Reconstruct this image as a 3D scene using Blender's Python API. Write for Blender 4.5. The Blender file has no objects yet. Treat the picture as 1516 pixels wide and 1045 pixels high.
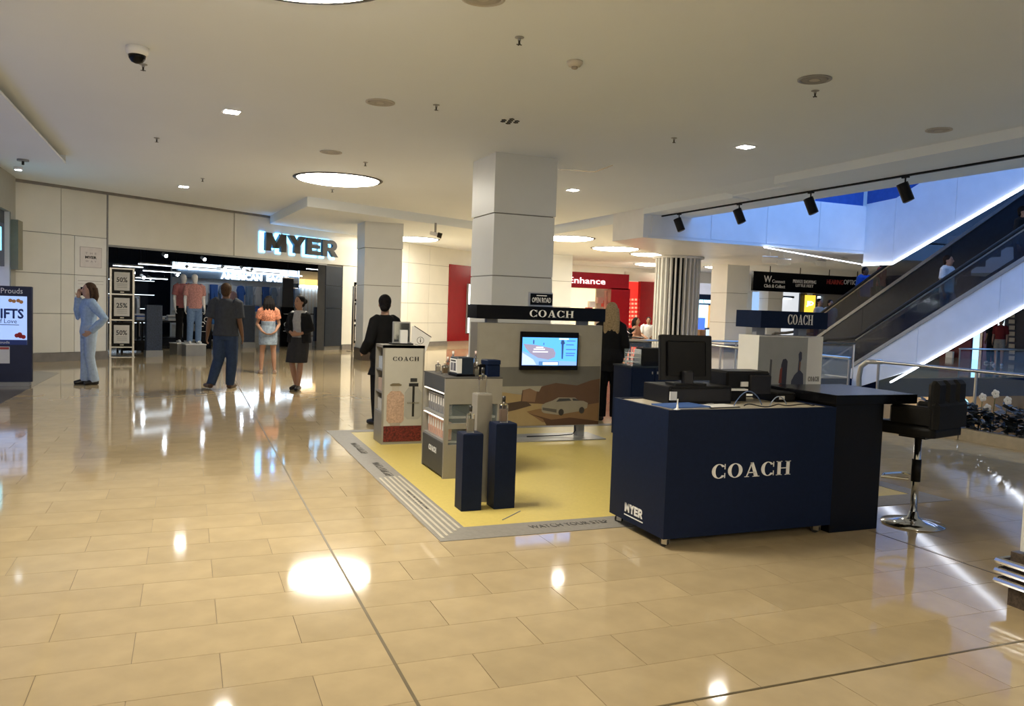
import bpy, bmesh, math, random
from mathutils import Vector, Matrix
random.seed(7)
SC = bpy.context.scene
COL = SC.collection
PI = math.pi

# ------------------------------------------------------------------ camera
F, CX, CY, CAMH = 1191.0, 758.0, 522.5, 1.55          # focal length in px of the 1516x1045 frame
def _n(v): return Vector(v).normalized()
_dY = _n((277-CX, -(437-CY), -F)); _hz = _n((1, -.0345, 0))
_up = _hz.cross(_dY).normalized()
if _up.y < 0: _up = -_up
_dX = _dY.cross(_up).normalized()
RM = Matrix((_dX, _dY, _up))                            # camera axes -> world axes
CAMP = Vector((0, 0, CAMH))
cam = bpy.data.cameras.new('camera'); camo = bpy.data.objects.new('camera', cam); COL.objects.link(camo)
cam.sensor_width = 36; cam.sensor_fit = 'HORIZONTAL'; cam.lens = F/1516*36; cam.clip_end = 300; cam.clip_start = .05
camo.matrix_world = Matrix.Translation(CAMP) @ RM.to_4x4()
SC.camera = camo

# ------------------------------------------------------------------ world, light, exposure
w = bpy.data.worlds.new('world'); SC.world = w; w.use_nodes = True
w.node_tree.nodes['Background'].inputs[0].default_value = (.62, .74, 1, 1)
w.node_tree.nodes['Background'].inputs[1].default_value = .05
def area(name, loc, sx, sy, power, col, rot=(0, 0, 0)):
    l = bpy.data.lights.new(name, 'AREA'); l.shape = 'RECTANGLE'; l.size = sx; l.size_y = sy
    l.energy = power; l.color = col
    o = bpy.data.objects.new(name, l); o.location = loc; o.rotation_euler = rot; COL.objects.link(o); return o
area('skylight_daylight', (17.4, 5.5, 12.6), 13.5, 20, 1300, (.13, .38, 1.0))   # daylight of the glass roof over the void
SC.view_settings.view_transform = 'Standard'; SC.view_settings.look = 'None'
SC.view_settings.gamma = 1; SC.view_settings.use_curve_mapping = False
SC.view_settings.exposure = 1.28
LAMP = 14.5                                             # radiance of the round ceiling lamps

# ------------------------------------------------------------------ pixel -> direction helpers
def ray(u, v): return RM @ Vector((u-CX, -(v-CY), -F))
def pz(u, v, z=0.0):
    d = ray(u, v); return CAMP + d*((z-CAMH)/d.z)
def py(u, v, y):
    d = ray(u, v); return CAMP + d*(y/d.y)
def pxx(u, v, x):
    d = ray(u, v); return CAMP + d*(x/d.x)
def ppl(u, v, p, nrm):
    d = ray(u, v); return CAMP + d*((Vector(p)-CAMP).dot(nrm)/d.dot(nrm))

# ------------------------------------------------------------------ materials
def mat(name, col, rough=.5, metal=0, spec=.5, emit=None, es=0, noise=0, nscale=8, bump=0, bscale=60, trans=0, alpha=1, island=0, coat=0, ior=1.45):
    m = bpy.data.materials.new(name); m.use_nodes = True; nt = m.node_tree; p = nt.nodes['Principled BSDF']
    c = (*col, 1) if len(col) == 3 else col
    p.inputs['Base Color'].default_value = c
    p.inputs['Roughness'].default_value = rough; p.inputs['Metallic'].default_value = metal
    p.inputs['Specular IOR Level'].default_value = spec; p.inputs['IOR'].default_value = ior
    if coat: p.inputs['Coat Weight'].default_value = coat; p.inputs['Coat Roughness'].default_value = .05
    if emit is not None:
        p.inputs['Emission Color'].default_value = (*emit, 1); p.inputs['Emission Strength'].default_value = es
    if trans: p.inputs['Transmission Weight'].default_value = trans
    if alpha < 1: p.inputs['Alpha'].default_value = alpha
    last = None
    if noise or island:
        tc = nt.nodes.new('ShaderNodeTexCoord')
        nz = nt.nodes.new('ShaderNodeTexNoise'); nz.inputs['Scale'].default_value = nscale; nz.inputs['Detail'].default_value = 6
        nt.links.new(tc.outputs['Object'], nz.inputs['Vector'])
        mr = nt.nodes.new('ShaderNodeMapRange'); mr.inputs[1].default_value = .3; mr.inputs[2].default_value = .7
        mr.inputs[3].default_value = 1-noise; mr.inputs[4].default_value = 1+noise
        nt.links.new(nz.outputs['Fac'], mr.inputs[0])
        mx = nt.nodes.new('ShaderNodeMix'); mx.data_type = 'RGBA'; mx.blend_type = 'MULTIPLY'; mx.inputs[0].default_value = 1
        mx.inputs[6].default_value = c
        nt.links.new(mr.outputs[0], mx.inputs[7]); last = mx.outputs[2]
        if island:
            oi = nt.nodes.new('ShaderNodeObjectInfo'); ge = nt.nodes.new('ShaderNodeNewGeometry')
            ad = nt.nodes.new('ShaderNodeMath'); ad.operation = 'ADD'
            nt.links.new(oi.outputs['Random'], ad.inputs[0]); nt.links.new(ge.outputs['Random Per Island'], ad.inputs[1])
            fr = nt.nodes.new('ShaderNodeMath'); fr.operation = 'FRACT'; nt.links.new(ad.outputs[0], fr.inputs[0])
            m2 = nt.nodes.new('ShaderNodeMapRange'); m2.inputs[3].default_value = 1-island; m2.inputs[4].default_value = 1+island
            nt.links.new(fr.outputs[0], m2.inputs[0])
            x2 = nt.nodes.new('ShaderNodeMix'); x2.data_type = 'RGBA'; x2.blend_type = 'MULTIPLY'; x2.inputs[0].default_value = 1
            nt.links.new(last, x2.inputs[6]); nt.links.new(m2.outputs[0], x2.inputs[7]); last = x2.outputs[2]
        nt.links.new(last, p.inputs['Base Color'])
    if bump:
        tc = nt.nodes.new('ShaderNodeTexCoord'); nz = nt.nodes.new('ShaderNodeTexNoise'); nz.inputs['Scale'].default_value = bscale
        nt.links.new(tc.outputs['Object'], nz.inputs['Vector'])
        bp = nt.nodes.new('ShaderNodeBump'); bp.inputs['Strength'].default_value = bump; bp.inputs['Distance'].default_value = .01
        nt.links.new(nz.outputs['Fac'], bp.inputs['Height']); nt.links.new(bp.outputs[0], p.inputs['Normal'])
    return m
_mc = {}
def col(r, g, b, rough=.55, **k):                       # plain paint of a colour, kept for re-use
    key = (r, g, b, rough, tuple(sorted(k.items())))
    if key not in _mc: _mc[key] = mat('paint_%d' % len(_mc), (r, g, b), rough, noise=k.pop('noise', .05), **k)
    return _mc[key]
M = dict(
 tile=mat('floor_marble', (.53, .412, .24), .065, noise=.07, nscale=5, island=.05, spec=.75),
 grout=mat('grout', (.22, .16, .09), .6, noise=.1),
 brass=mat('joint_strip', (.16, .12, .06), .4, metal=.3, noise=.1),
 ceil=mat('ceiling_paint', (.87, .92, .96), .9, spec=.1, noise=.012, nscale=.6),
 white=mat('white_paint', (.80, .79, .75), .55, noise=.02),
 cream=mat('cream_panel', (.76, .74, .66), .3, noise=.03, nscale=2),
 pillar=mat('pillar_paint', (.78, .79, .76), .45, noise=.02, nscale=2),
 plinth=mat('grey_plinth', (.22, .20, .18), .3, noise=.1),
 slab=mat('white_cladding', (.86, .87, .9), .35, noise=.03, nscale=3),
 navy=mat('navy_laminate', (.006, .0125, .038), .45, noise=.1, nscale=30, spec=.16),
 navyd=mat('dark_navy_panel', (.012, .02, .034), .4, noise=.15),
 black=mat('black_plastic', (.007, .007, .008), .4, noise=.1, spec=.25),
 gblack=mat('gloss_black', (.004, .004, .005), .2, noise=.05, spec=.2),
 dkmetal=mat('dark_metal', (.03, .03, .035), .4, metal=.6, noise=.1),
 grey=mat('grey_metal', (.33, .33, .32), .4, metal=.35, noise=.05),
 taupe=mat('taupe_metal', (.30, .28, .24), .4, metal=.2, noise=.05),
 chrome=mat('chrome', (.75, .76, .78), .12, metal=1, noise=.03),
 steel=mat('brushed_steel', (.62, .60, .56), .28, metal=1, noise=.06),
 yellow=mat('yellow_vinyl', (.66, .52, .15), .42, noise=.04, nscale=40, bump=.05, bscale=300),
 ramp=mat('ramp_grey', (.27, .25, .22), .5, noise=.08, nscale=30),
 red=mat('red_panel', (.28, .008, .012), .25, noise=.05),
 glass=mat('clear_glass', (.97, .99, .98), .02, trans=1, ior=1.45, noise=.01),
 pane=mat('thin_glass', (.7, .85, .9), .05, alpha=.07, noise=.01),
 dglass=mat('dark_glass', (.02, .025, .04), .06, alpha=.55, noise=.05),
 lamp=mat('lamp_panel', (1, 1, 1), .5, emit=(1, .93, .78), es=LAMP, noise=.01),
 down=mat('downlight', (1, 1, 1), .5, emit=(1, .96, .88), es=40, noise=.01),
 coolw=mat('cool_white_light', (1, 1, 1), .5, emit=(.78, .9, 1), es=4, noise=.01),
 led=mat('led_line', (1, 1, 1), .5, emit=(.85, .9, 1), es=4.0, noise=.01),
 rim=mat('lamp_rim', (.03, .025, .02), .35, metal=.4, noise=.1),
 wht=mat('white_letters', (.85, .85, .85), .4, noise=.02),
 rubber=mat('rubber', (.02, .02, .02), .7, noise=.1),
 wood=mat('wood_ledge', (.50, .44, .34), .4, noise=.1, nscale=14),
 leather=mat('black_leather', (.010, .0095, .009), .45, spec=.25, noise=.1, bump=.1, bscale=90),
 paper=mat('paper', (.78, .77, .74), .7, noise=.03),
)

# ------------------------------------------------------------------ mesh builder
class B:
    def __init__(s): s.v = []; s.f = []; s.m = None
    def add(s, vs, fs):
        o = len(s.v); s.v += [tuple(v) for v in vs]; s.f += [tuple(i+o for i in f) for f in fs]; return s
    def box(s, x0, x1, y0, y1, z0, z1):
        return s.add([(x0,y0,z0),(x1,y0,z0),(x1,y1,z0),(x0,y1,z0),(x0,y0,z1),(x1,y0,z1),(x1,y1,z1),(x0,y1,z1)],
              [(0,3,2,1),(4,5,6,7),(0,1,5,4),(1,2,6,5),(2,3,7,6),(3,0,4,7)])
    def cb(s, x0, x1, y0, y1, z0, z1, b=.01):            # box with chamfered edges, upright
        p = [(x0+b,y0),(x1-b,y0),(x1,y0+b),(x1,y1-b),(x1-b,y1),(x0+b,y1),(x0,y1-b),(x0,y0+b)]
        q = [(x0+b,y0+b),(x1-b,y0+b),(x1-b,y0+b),(x1-b,y1-b),(x1-b,y1-b),(x0+b,y1-b),(x0+b,y1-b),(x0+b,y0+b)]
        vs = [(x,y,z0) for x,y in p]+[(x,y,z1-b) for x,y in p]+[(x,y,z1) for x,y in q]
        fs = [tuple(range(7,-1,-1))]
        for k in range(2):
            for i in range(8): fs.append((k*8+i, k*8+(i+1)%8, k*8+8+(i+1)%8, k*8+8+i))
        fs.append(tuple(range(16,24)))
        return s.add(vs, fs)
    def prism(s, pts, z0, z1):                            # polygon (x,y) extruded upward
        n = len(pts); vs = [(x,y,z0) for x,y in pts]+[(x,y,z1) for x,y in pts]
        return s.add(vs, [tuple(range(n-1,-1,-1)), tuple(range(n,2*n))]+[(i,(i+1)%n,n+(i+1)%n,n+i) for i in range(n)])
    def xz(s, pts, y0, y1):                               # polygon (x,z) extruded along y
        n = len(pts); vs = [(x,y0,z) for x,z in pts]+[(x,y1,z) for x,z in pts]
        return s.add(vs, [tuple(range(n)), tuple(range(2*n-1,n-1,-1))]+[(i,n+i,n+(i+1)%n,(i+1)%n) for i in range(n)])
    def yz(s, pts, x0, x1):                               # polygon (y,z) extruded along x
        n = len(pts); vs = [(x0,y,z) for y,z in pts]+[(x1,y,z) for y,z in pts]
        return s.add(vs, [tuple(range(n)), tuple(range(2*n-1,n-1,-1))]+[(i,n+i,n+(i+1)%n,(i+1)%n) for i in range(n)])
    def tube(s, pts, r, seg=8, flat=1.0, caps=True):
        pts = [Vector(p) for p in pts]; n = len(pts); rr = r if isinstance(r, (list, tuple)) else [r]*n
        ref = None; o = len(s.v); vs = []
        for i, p in enumerate(pts):
            d = (pts[min(i+1,n-1)]-pts[max(i-1,0)]).normalized()
            if ref is None:
                ref = Vector((1,0,0)) if abs(d.x) < .9 else Vector((0,1,0))
            a = (ref-d*ref.dot(d)).normalized(); b = d.cross(a); ref = a
            for k in range(seg):
                t = 2*PI*k/seg; vs.append(p+a*(math.cos(t)*rr[i])+b*(math.sin(t)*rr[i]*flat))
        fs = []
        for i in range(n-1):
            for k in range(seg): fs.append((i*seg+k, i*seg+(k+1)%seg, (i+1)*seg+(k+1)%seg, (i+1)*seg+k))
        if caps: fs += [tuple(range(seg-1,-1,-1)), tuple(range((n-1)*seg, n*seg))]
        return s.add(vs, fs)
    def cyl(s, c, r, z0, z1, seg=20, r2=None):
        r2 = r if r2 is None else r2
        return s.tube([(c[0],c[1],z0),(c[0],c[1],z1)], [r, r2], seg)
    def lathe(s, prof, c=(0,0,0), seg=16):                # profile [(r,z)...] around z
        n = len(prof); vs = []
        for r, z in prof:
            for k in range(seg): t = 2*PI*k/seg; vs.append((c[0]+r*math.cos(t), c[1]+r*math.sin(t), c[2]+z))
        fs = []
        for i in range(n-1):
            for k in range(seg): fs.append((i*seg+k, i*seg+(k+1)%seg, (i+1)*seg+(k+1)%seg, (i+1)*seg+k))
        fs += [tuple(range(seg-1,-1,-1)), tuple(range((n-1)*seg, n*seg))]
        return s.add(vs, fs)
    def rings(s, rs, seg=14):                             # horizontal ellipses [(x,y,z,rx,ry)...]
        n = len(rs); vs = []
        for x, y, z, rx, ry in rs:
            for k in range(seg): t = 2*PI*k/seg; vs.append((x+rx*math.cos(t), y+ry*math.sin(t), z))
        fs = []
        for i in range(n-1):
            for k in range(seg): fs.append((i*seg+k, i*seg+(k+1)%seg, (i+1)*seg+(k+1)%seg, (i+1)*seg+k))
        fs += [tuple(range(seg-1,-1,-1)), tuple(range((n-1)*seg, n*seg))]
        return s.add(vs, fs)
    def ball(s, c, rx, ry=None, rz=None, seg=12, rows=8):
        ry = ry or rx; rz = rz or rx
        return s.rings([(c[0], c[1], c[2]-rz*math.cos(PI*i/rows), max(rx*math.sin(PI*i/rows), .02*rx), max(ry*math.sin(PI*i/rows), .02*ry)) for i in range(rows+1)], seg)
    def xf(s, mtx):
        s.v = [tuple(mtx @ Vector(v)) for v in s.v]; return s
    def mesh(s, name, m=None, smooth=False):
        me = bpy.data.meshes.new(name); me.from_pydata(s.v, [], s.f); me.validate(); me.update()
        bm = bmesh.new(); bm.from_mesh(me); bmesh.ops.recalc_face_normals(bm, faces=bm.faces); bm.to_mesh(me); bm.free()
        if m: me.materials.append(m)
        if smooth:
            for p in me.polygons: p.use_smooth = True
        return me
    def build(s, name, m=None, parent=None, smooth=False, loc=None, rz=0):
        return link(name, s.mesh(name, m, smooth), parent, loc, rz)
def link(name, me, parent=None, loc=None, rz=0):
    o = bpy.data.objects.new(name, me); COL.objects.link(o)
    if parent: o.parent = parent
    if loc is not None: o.location = loc
    if rz: o.rotation_euler = (0, 0, rz)
    return o
def thing(name, label, cat, loc=(0,0,0), rz=0, group=None):
    o = bpy.data.objects.new(name, None); COL.objects.link(o); o.location = loc; o.rotation_euler = (0, 0, rz)
    o.empty_display_size = .1
    return tag(o, label, cat, group)
def tag(o, label, cat, group=None):
    o['label'] = label; o['category'] = cat
    if group: o['group'] = group
    return o
def struct(o):
    o['kind'] = 'structure'; return o
def bevel(o, wd=.006, seg=2):
    md = o.modifiers.new('bevel', 'BEVEL'); md.width = wd; md.segments = seg; md.limit_method = 'ANGLE'; return o
def dup(root, loc=None, rz=None, label=None):
    r = root.copy(); COL.objects.link(r)
    if loc is not None: r.location = loc
    if rz is not None: r.rotation_euler = (0, 0, rz)
    if label: r['label'] = label
    for ch in list(root.children):
        c = ch.copy(); COL.objects.link(c); c.parent = r
        for g in list(ch.children):
            d = g.copy(); COL.objects.link(d); d.parent = c
    return r

# ------------------------------------------------------------------ lettering
def text(s, wdt, hgt, m, parent, loc, rz=0, name='lettering', ext=.002, bold=0.0, flatz=False):
    """words as a raised mesh in the x-z plane facing -y, centred on loc, fitted to wdt x hgt"""
    cu = bpy.data.curves.new('t', 'FONT'); cu.body = s; cu.align_x = 'CENTER'; cu.resolution_u = 2; cu.offset = bold
    to = bpy.data.objects.new('t', cu); COL.objects.link(to)
    me = bpy.data.meshes.new_from_object(to)
    bpy.data.objects.remove(to); bpy.data.curves.remove(cu)
    xs = [v.co.x for v in me.vertices]; ys = [v.co.y for v in me.vertices]
    x0, x1, y0, y1 = min(xs), max(xs), min(ys), max(ys)
    bm = bmesh.new(); bm.from_mesh(me)
    for v in bm.verts:
        a = ((v.co.x-x0)/(x1-x0)-.5)*wdt; b = ((v.co.y-y0)/(y1-y0)-.5)*hgt
        v.co = (a, b, 0) if flatz else (a, 0, b)
    r = bmesh.ops.extrude_face_region(bm, geom=bm.faces[:])
    dv = Vector((0, 0, ext)) if flatz else Vector((0, -ext, 0))
    for e in r['geom']:
        if isinstance(e, bmesh.types.BMVert): e.co += dv
    bmesh.ops.recalc_face_normals(bm, faces=bm.faces); bm.to_mesh(me); bm.free()
    me.materials.clear(); me.materials.append(m); me.name = name
    return link(name, me, parent, loc, rz)
def ring_poly(a0, a1, rx, ry, ix, iy, cx, cz, n=24):
    q = []
    for i in range(n):
        t0 = math.radians(a0+(a1-a0)*i/n); t1 = math.radians(a0+(a1-a0)*(i+1)/n)
        q.append([(cx+rx*math.cos(t0), cz+ry*math.sin(t0)), (cx+rx*math.cos(t1), cz+ry*math.sin(t1)),
                  (cx+ix*math.cos(t1), cz+iy*math.sin(t1)), (cx+ix*math.cos(t0), cz+iy*math.sin(t0))])
    return q
def R4(x0, x1, z0, z1): return [(x0,z0),(x1,z0),(x1,z1),(x0,z1)]
GL = {   # wide high-contrast slab letters and heavy block letters, unit height: (polygons, advance)
 'C': (ring_poly(38, 322, .56, .5, .29, .455, .56, .5)+[R4(.99,1.05,.62,.98), R4(.99,1.05,.02,.36)], 1.16),
 'O': (ring_poly(0, 360, .58, .5, .31, .455, .58, .5), 1.26),
 'A': ([[(.12,.03),(.20,.03),(.60,.98),(.52,1.0)], [(.78,.03),(1.08,.03),(.68,1.0),(.46,1.0)], R4(.30,.86,.27,.33), R4(.0,.36,0,.04), R4(.66,1.2,0,.04)], 1.24),
 'H': ([R4(.10,.36,0,1), R4(.84,1.10,0,1), R4(.36,.84,.47,.53), R4(0,.46,0,.045), R4(0,.46,.955,1), R4(.74,1.2,0,.045), R4(.74,1.2,.955,1)], 1.2),
 'm': ([R4(0,.34,0,1), R4(.96,1.30,0,1), [(.0,1),(.36,1),(.83,.18),(.47,.18)], [(1.30,1),(.94,1),(.47,.18),(.83,.18)]], 1.38),
 'y': ([[(0,1),(.42,1),(.80,.40),(.46,.40)], [(1.22,1),(.80,1),(.42,.40),(.76,.40)], R4(.42,.80,0,.44)], 1.22),
 'e': ([R4(0,.36,0,1), R4(.36,.98,.76,1), R4(.36,.94,.40,.61), R4(.36,1.0,0,.24)], 1.08),
 'r': ([R4(0,.36,0,1), R4(.36,.66,.77,1), R4(.36,.66,.34,.55)]+ring_poly(-90,90,.40,.33,.10,.11,.66,.67,10)+[[(.50,.36),(.86,.36),(1.16,0),(.76,0)]], 1.16),
}
def logo(word, wdt, hgt, m, parent, loc, rz=0, ext=.003, gap=.1, name='lettering', squeeze=None):
    b = B(); x = 0; items = []
    for ch in word:
        ps, ad = GL[ch]; items.append((x, ps)); x += ad+gap
    tot = x-gap
    for x0, ps in items:
        for p in ps: b.xz([(((x0+a)/tot-.5)*wdt, (c-.5)*hgt) for a, c in p], -ext, 0)
    return b.build(name, m, parent, loc=loc, rz=rz)
# ================================================================== the setting
CEIL, LOWC, SOF = 3.85, 3.63, 3.2
P0 = Vector((-2.457, 20.295, 0)); WD = Vector((.8, .6, 0)); WN = Vector((-.6, .8, 0)); WA = math.atan2(.6, .8)
def W(s, t, z=0): return P0+WD*s+WN*t+Vector((0, 0, z))      # store wall coordinates -> world
def wl(u, v, t=0.0):
    p = ppl(u, v, P0+WN*t, WN); return (p-P0).dot(WD), p.z

# --- floor: slab with real tiles in half bond, brass joints
fb = B()
fb.box(-16, 10.2, -8, 44, -.35, -.004); fb.box(10.2, 44, 16, 44, -.35, -.004); fb.box(24.5, 44, -8, 16, -.35, -.004)
floor = struct(fb.build('floor', M['grout']))
TW, TH, TY0, TX0 = .6975, .337, 2.62, .845
tme = B().add([(a, b, c) for c in (-.004, 0) for a, b in ((-TW/2+.0015, -TH/2+.0015), (TW/2-.0015, -TH/2+.0015), (TW/2-.0015, TH/2-.0015), (-TW/2+.0015, TH/2-.0015))],
              [(4,5,6,7), (0,1,5,4), (1,2,6,5), (2,3,7,6), (3,0,4,7)]).mesh('tile', M['tile'])
cells = []
for k in range(-17, 94):
    yc = TY0+(k+.5)*TH
    for i in range(-24, 62):
        xc = TX0+(i+.5)*TW+(TW/2 if k % 2 else 0)
        if xc-TW/2 < -15.9 or xc+TW/2 > 43.9: continue
        if xc+TW/2 > 10.15 and yc-TH/2 < 16.05: continue
        cells.append((xc, yc))
def inview(x, y):
    c = RM.transposed() @ (Vector((x, y, 0))-CAMP)
    if c.z > -.3: return False
    u, v = CX+F*c.x/-c.z, CY-F*c.y/-c.z
    return -60 < u < 1576 and v < 1085
near, rest = [], []
for c in sorted(cells, key=lambda c: c[0]**2+c[1]**2):
    onmat = 1.95 < c[0] < 5.8 and 5.2 < c[1] < 9.4
    (near if len(near) < 296 and not onmat and inview(*c) else rest).append(c)
for x, y in near:
    link('tile', tme, floor, (x, y, 0))
rb = B()
for x, y in rest:
    a, b = TW/2-.0015, TH/2-.0015
    rb.add([(x-a,y-b,0),(x+a,y-b,0),(x+a,y+b,0),(x-a,y+b,0)], [(0,1,2,3)])
ro = rb.build('distant_tiles', M['tile'], floor); ro['kind'] = 'stuff'
n = 0
for (x0, x1, y0, y1) in ((.838, .852, -3, 22), (-14, 10.1, 2.612, 2.626), (4.655, 4.667, 2.63, 4.4)):
    n += 1; struct(B().box(x0, x1, y0, y1, -.003, .0012).build('trim_%d' % n, M['brass']))
# darker stone band by the shop on the left
struct(B().prism([tuple(pz(0,598)[:2]), tuple(pz(88,552)[:2]), tuple(pz(40,548)[:2]), (-5.5,17.5), (-5.5,12)], -.002, .0015).build('trim_4', mat('dark_stone_band', (.17,.15,.12), .12, noise=.1)))

# --- ceilings
cb = B(); cb.box(-16, 9.47, -8, 44, CEIL, CEIL+.4)
struct(cb.build('ceiling', M['ceil']))
struct(B().prism([(2.47,18.6),(9.6,22.35),(9.6,44),(2.1,44),(2.1,24.2)], LOWC, CEIL).build('ceiling', M['ceil']))
# dropped band along the void, its face broken by a shallow slope
bd = B(); bd.box(9.0, 10.75, -8, 10.9, 3.72, 4.5); bd.box(9.46, 10.75, 12.6, 15.8, 3.72, 4.5); bd.box(9.47, 10.75, 10.9, 12.6, 3.75, 4.5)
bd.yz([(10.9,3.72),(12.6,3.72),(12.6,3.76),(10.9,3.76)],9.9,10.75)
bd.xz([(9.0,CEIL-.002),(9.9,3.72),(9.9,4.0),(9.0,4.0)],10.9,12.6)
struct(bd.build('ceiling', M['ceil']))
# soffit dropped on the left with a dark shadow gap above its lip
sf = B(); sf.box(-16, -1.93, -8, 15.7, 3.70, 3.735); sf.box(-16, -2.75, -8, 15.7, 3.735, CEIL); sf.box(-16, -1.93, 15.66, 15.7, 3.735, CEIL)
struct(sf.build('ceiling', M['ceil']))
# upper floor slab beyond the void, white cladding
sl = [(9.48,15.8),(9.48,17.2),(12.17,19.7),(14.2,21.66),(15.7,22.4),(17.5,22.4),(17.5,15.8),(15.95,15.8)]
slab = struct(B().prism(sl, SOF, 4.40).build('ceiling', M['slab']))
B().box(9.6, 15.95, 15.775, 15.8, SOF-.005, SOF+.05).build('edge_strip', M['wht'], slab)
for k in range(4): B().box(9.7+k*1.6, 9.7+k*1.6+1.56, 15.785, 15.8, SOF+.07, 4.39).build('panel', M['slab'], slab)
struct(B().prism([(9.6,17.3),(12.1,19.75),(14.1,21.75),(15.7,22.5),(18,22.5),(24.5,20.6),(44,20.6),(44,44),(9.6,44)], LOWC, 4.2).build('ceiling', M['ceil']))
struct(B().box(24.5, 44, -8, 20.5, SOF, 4.5).build('ceiling', M['slab']))

# --- outer walls that close the hall
struct(B().box(-16, 44, -8.3, -8, -.3, 9).build('wall_rear', M['cream']))
struct(B().box(-16.3, -16, -8, 44, -.3, 5).build('wall_left', M['cream']))
struct(B().box(-16, 44, 44, 44.3, -.3, 9).build('wall_far', M['cream']))
# lower floor of the void and the shaft above it
struct(B().box(9, 34, -8, 30, -5.3, -5).build('floor_lower', M['tile']))
struct(B().box(10.0, 10.2, -8, 16, -5, -.35).build('wall_void_near', M['slab']))
struct(B().box(10.2, 34, 18.5, 18.7, -5, -.36).build('wall_void_far', col(.36,.23,.11)))
struct(B().box(10.2, 24.4, 15.94, 15.995, -.52, -.01).build('trim_9', M['navy']))
sh = B(); sh.box(10.55, 10.75, -8, 15.8, 4.5, 12.5); sh.box(10.6, 34, 22.4, 22.6, 4.5, 12.5)
struct(sh.build('wall_shaft', M['slab']))
struct(B().box(9, 10.75, -8, 26, 12.5, 12.7).build('ceiling', M['ceil']))

# --- store wall behind the shoppers (local frame s, t, z)
bw = B(); bw.box(-7.5, .93, .02, .35, 0, CEIL); bw.box(.93, 8.0, .02, .35, 2.65, CEIL); bw.box(8.0, 14.4, .02, .35, 0, CEIL)
wall = struct(bw.build('wall_back', col(.2,.19,.17), loc=P0, rz=WA))
def panel(s0, s1, z0, z1, m, par=wall, t0=-.012, t1=.02, g=.006, name='panel'):
    return B().box(s0+g, s1-g, t0, t1, z0+g, z1-g).build(name, m, par)
zz = [.19, 1.05, 1.92, 2.79, CEIL]
for a, b in zip(zz[:-1], zz[1:]):
    for s0, s1 in ((-4.6,-3.1), (-3.1,-1.65), (-1.65,-.16)): panel(s0, s1, a, b, M['cream'])
    if a < 2.7: panel(-.16, .145, a, b, M['cream']); 
panel(-.16, .9, 2.79, CEIL, M['cream'])
for a, b in ((.19,1.92),(1.92,2.79)): panel(.145, .9, a, b, M['white'])
panel(.93, 4.5, 2.65, CEIL, M['cream']); panel(4.5, 9.6, 2.65, CEIL, M['cream'], t0=-.03)
B().box(.9,.93,-.03,.02,.19,CEIL).build('steel_edge', M['grey'], wall)
B().box(.93,8.0,-.03,.02,2.61,2.65).build('header_edge', M['grey'], wall)
for a, b in ((.12,1.3),(1.3,2.0),(2.0,2.6)): panel(7.98, 8.72, a, b, M['navyd'])
panel(8.72, 9.6, .16, 2.65, M['cream'])
tz = [.16, .85, 1.55, 2.25, 2.95, LOWC]
for a, b in zip(tz[:-1], tz[1:]):
    for s0 in (9.6, 10.8, 12.0, 13.2): panel(s0, s0+1.2, a, b, M['cream'], name='wall_tile')
struct(B().box(-4.6, .93, -.045, .02, 0, .19).build('baseboard_back', M['plinth'], loc=P0, rz=WA))
struct(B().box(8.72, 14.4, -.045, .02, 0, .15).build('baseboard_right', M['plinth'], loc=P0, rz=WA))
struct(B().box(-7.5, 9.6, -.06, .02, CEIL-.06, CEIL).build('trim_5', M['plinth'], loc=P0, rz=WA))
# red end wall with a light box beside it
rw = struct(B().box(14.4, 16.6, -.05, .35, .16, 3.05).build('wall_red', M['red'], loc=P0, rz=WA))
struct(B().box(14.4, 19, .0, .35, 3.05, LOWC).build('wall_red_head', M['cream'], loc=P0, rz=WA))
struct(B().box(14.4, 16.6, -.02, .35, 0, .16).build('baseboard_red', col(.4,.25,.18), loc=P0, rz=WA))
lb = thing('light_box', 'tall narrow white light box on the dark red wall behind the pillar', 'light box', W(15.57,-.12,0.48), WA)
B().box(-.03,.63,-.02,.06,-.03,1.89).build('frame', M['grey'], lb); B().box(0,.6,-.03,-.02,0,1.86).build('panel', mat('lightbox_white',(1,1,1),.5,emit=(.85,.95,1),es=1.6,noise=.02), lb)

# --- inside the store: dark shell
st = B(); st.box(-2, 22, 10.2, 10.4, 0, 4); st.box(-2.2, -2, .35, 10.4, 0, 4); st.box(22, 22.2, .35, 10.4, 0, 4)
struct(st.build('wall_store', col(.03,.035,.05), loc=P0, rz=WA))
struct(B().box(-2, 22, .35, 10.4, 3.25, 3.4).build('ceiling_store', mat('dark_store_ceiling',(.05,.07,.14),.7,noise=.1), loc=P0, rz=WA))

# --- far shop wall on the right of the hall
YF = 34.0
def far(u, v, y=YF): return py(u, v, y)
def fx(u, v=450, y=YF): return py(u, v, y).x
struct(B().box(9.6, 44, YF+.6, YF+.8, 0, LOWC).build('wall_far_shops', M['cream']))
# opposite gallery on the far side of the void
struct(B().box(31, 31.2, -8, 34, 0, 8).build('wall_right', col(.03,.03,.045)))
struct(B().box(24.4, 24.5, -8, 16, -.75, -.02).build('trim_6', M['navy']))
struct(B().box(27.5, 27.7, -8, 16, -5, -.36).build('wall_lower_right', col(.34,.22,.11)))
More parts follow.
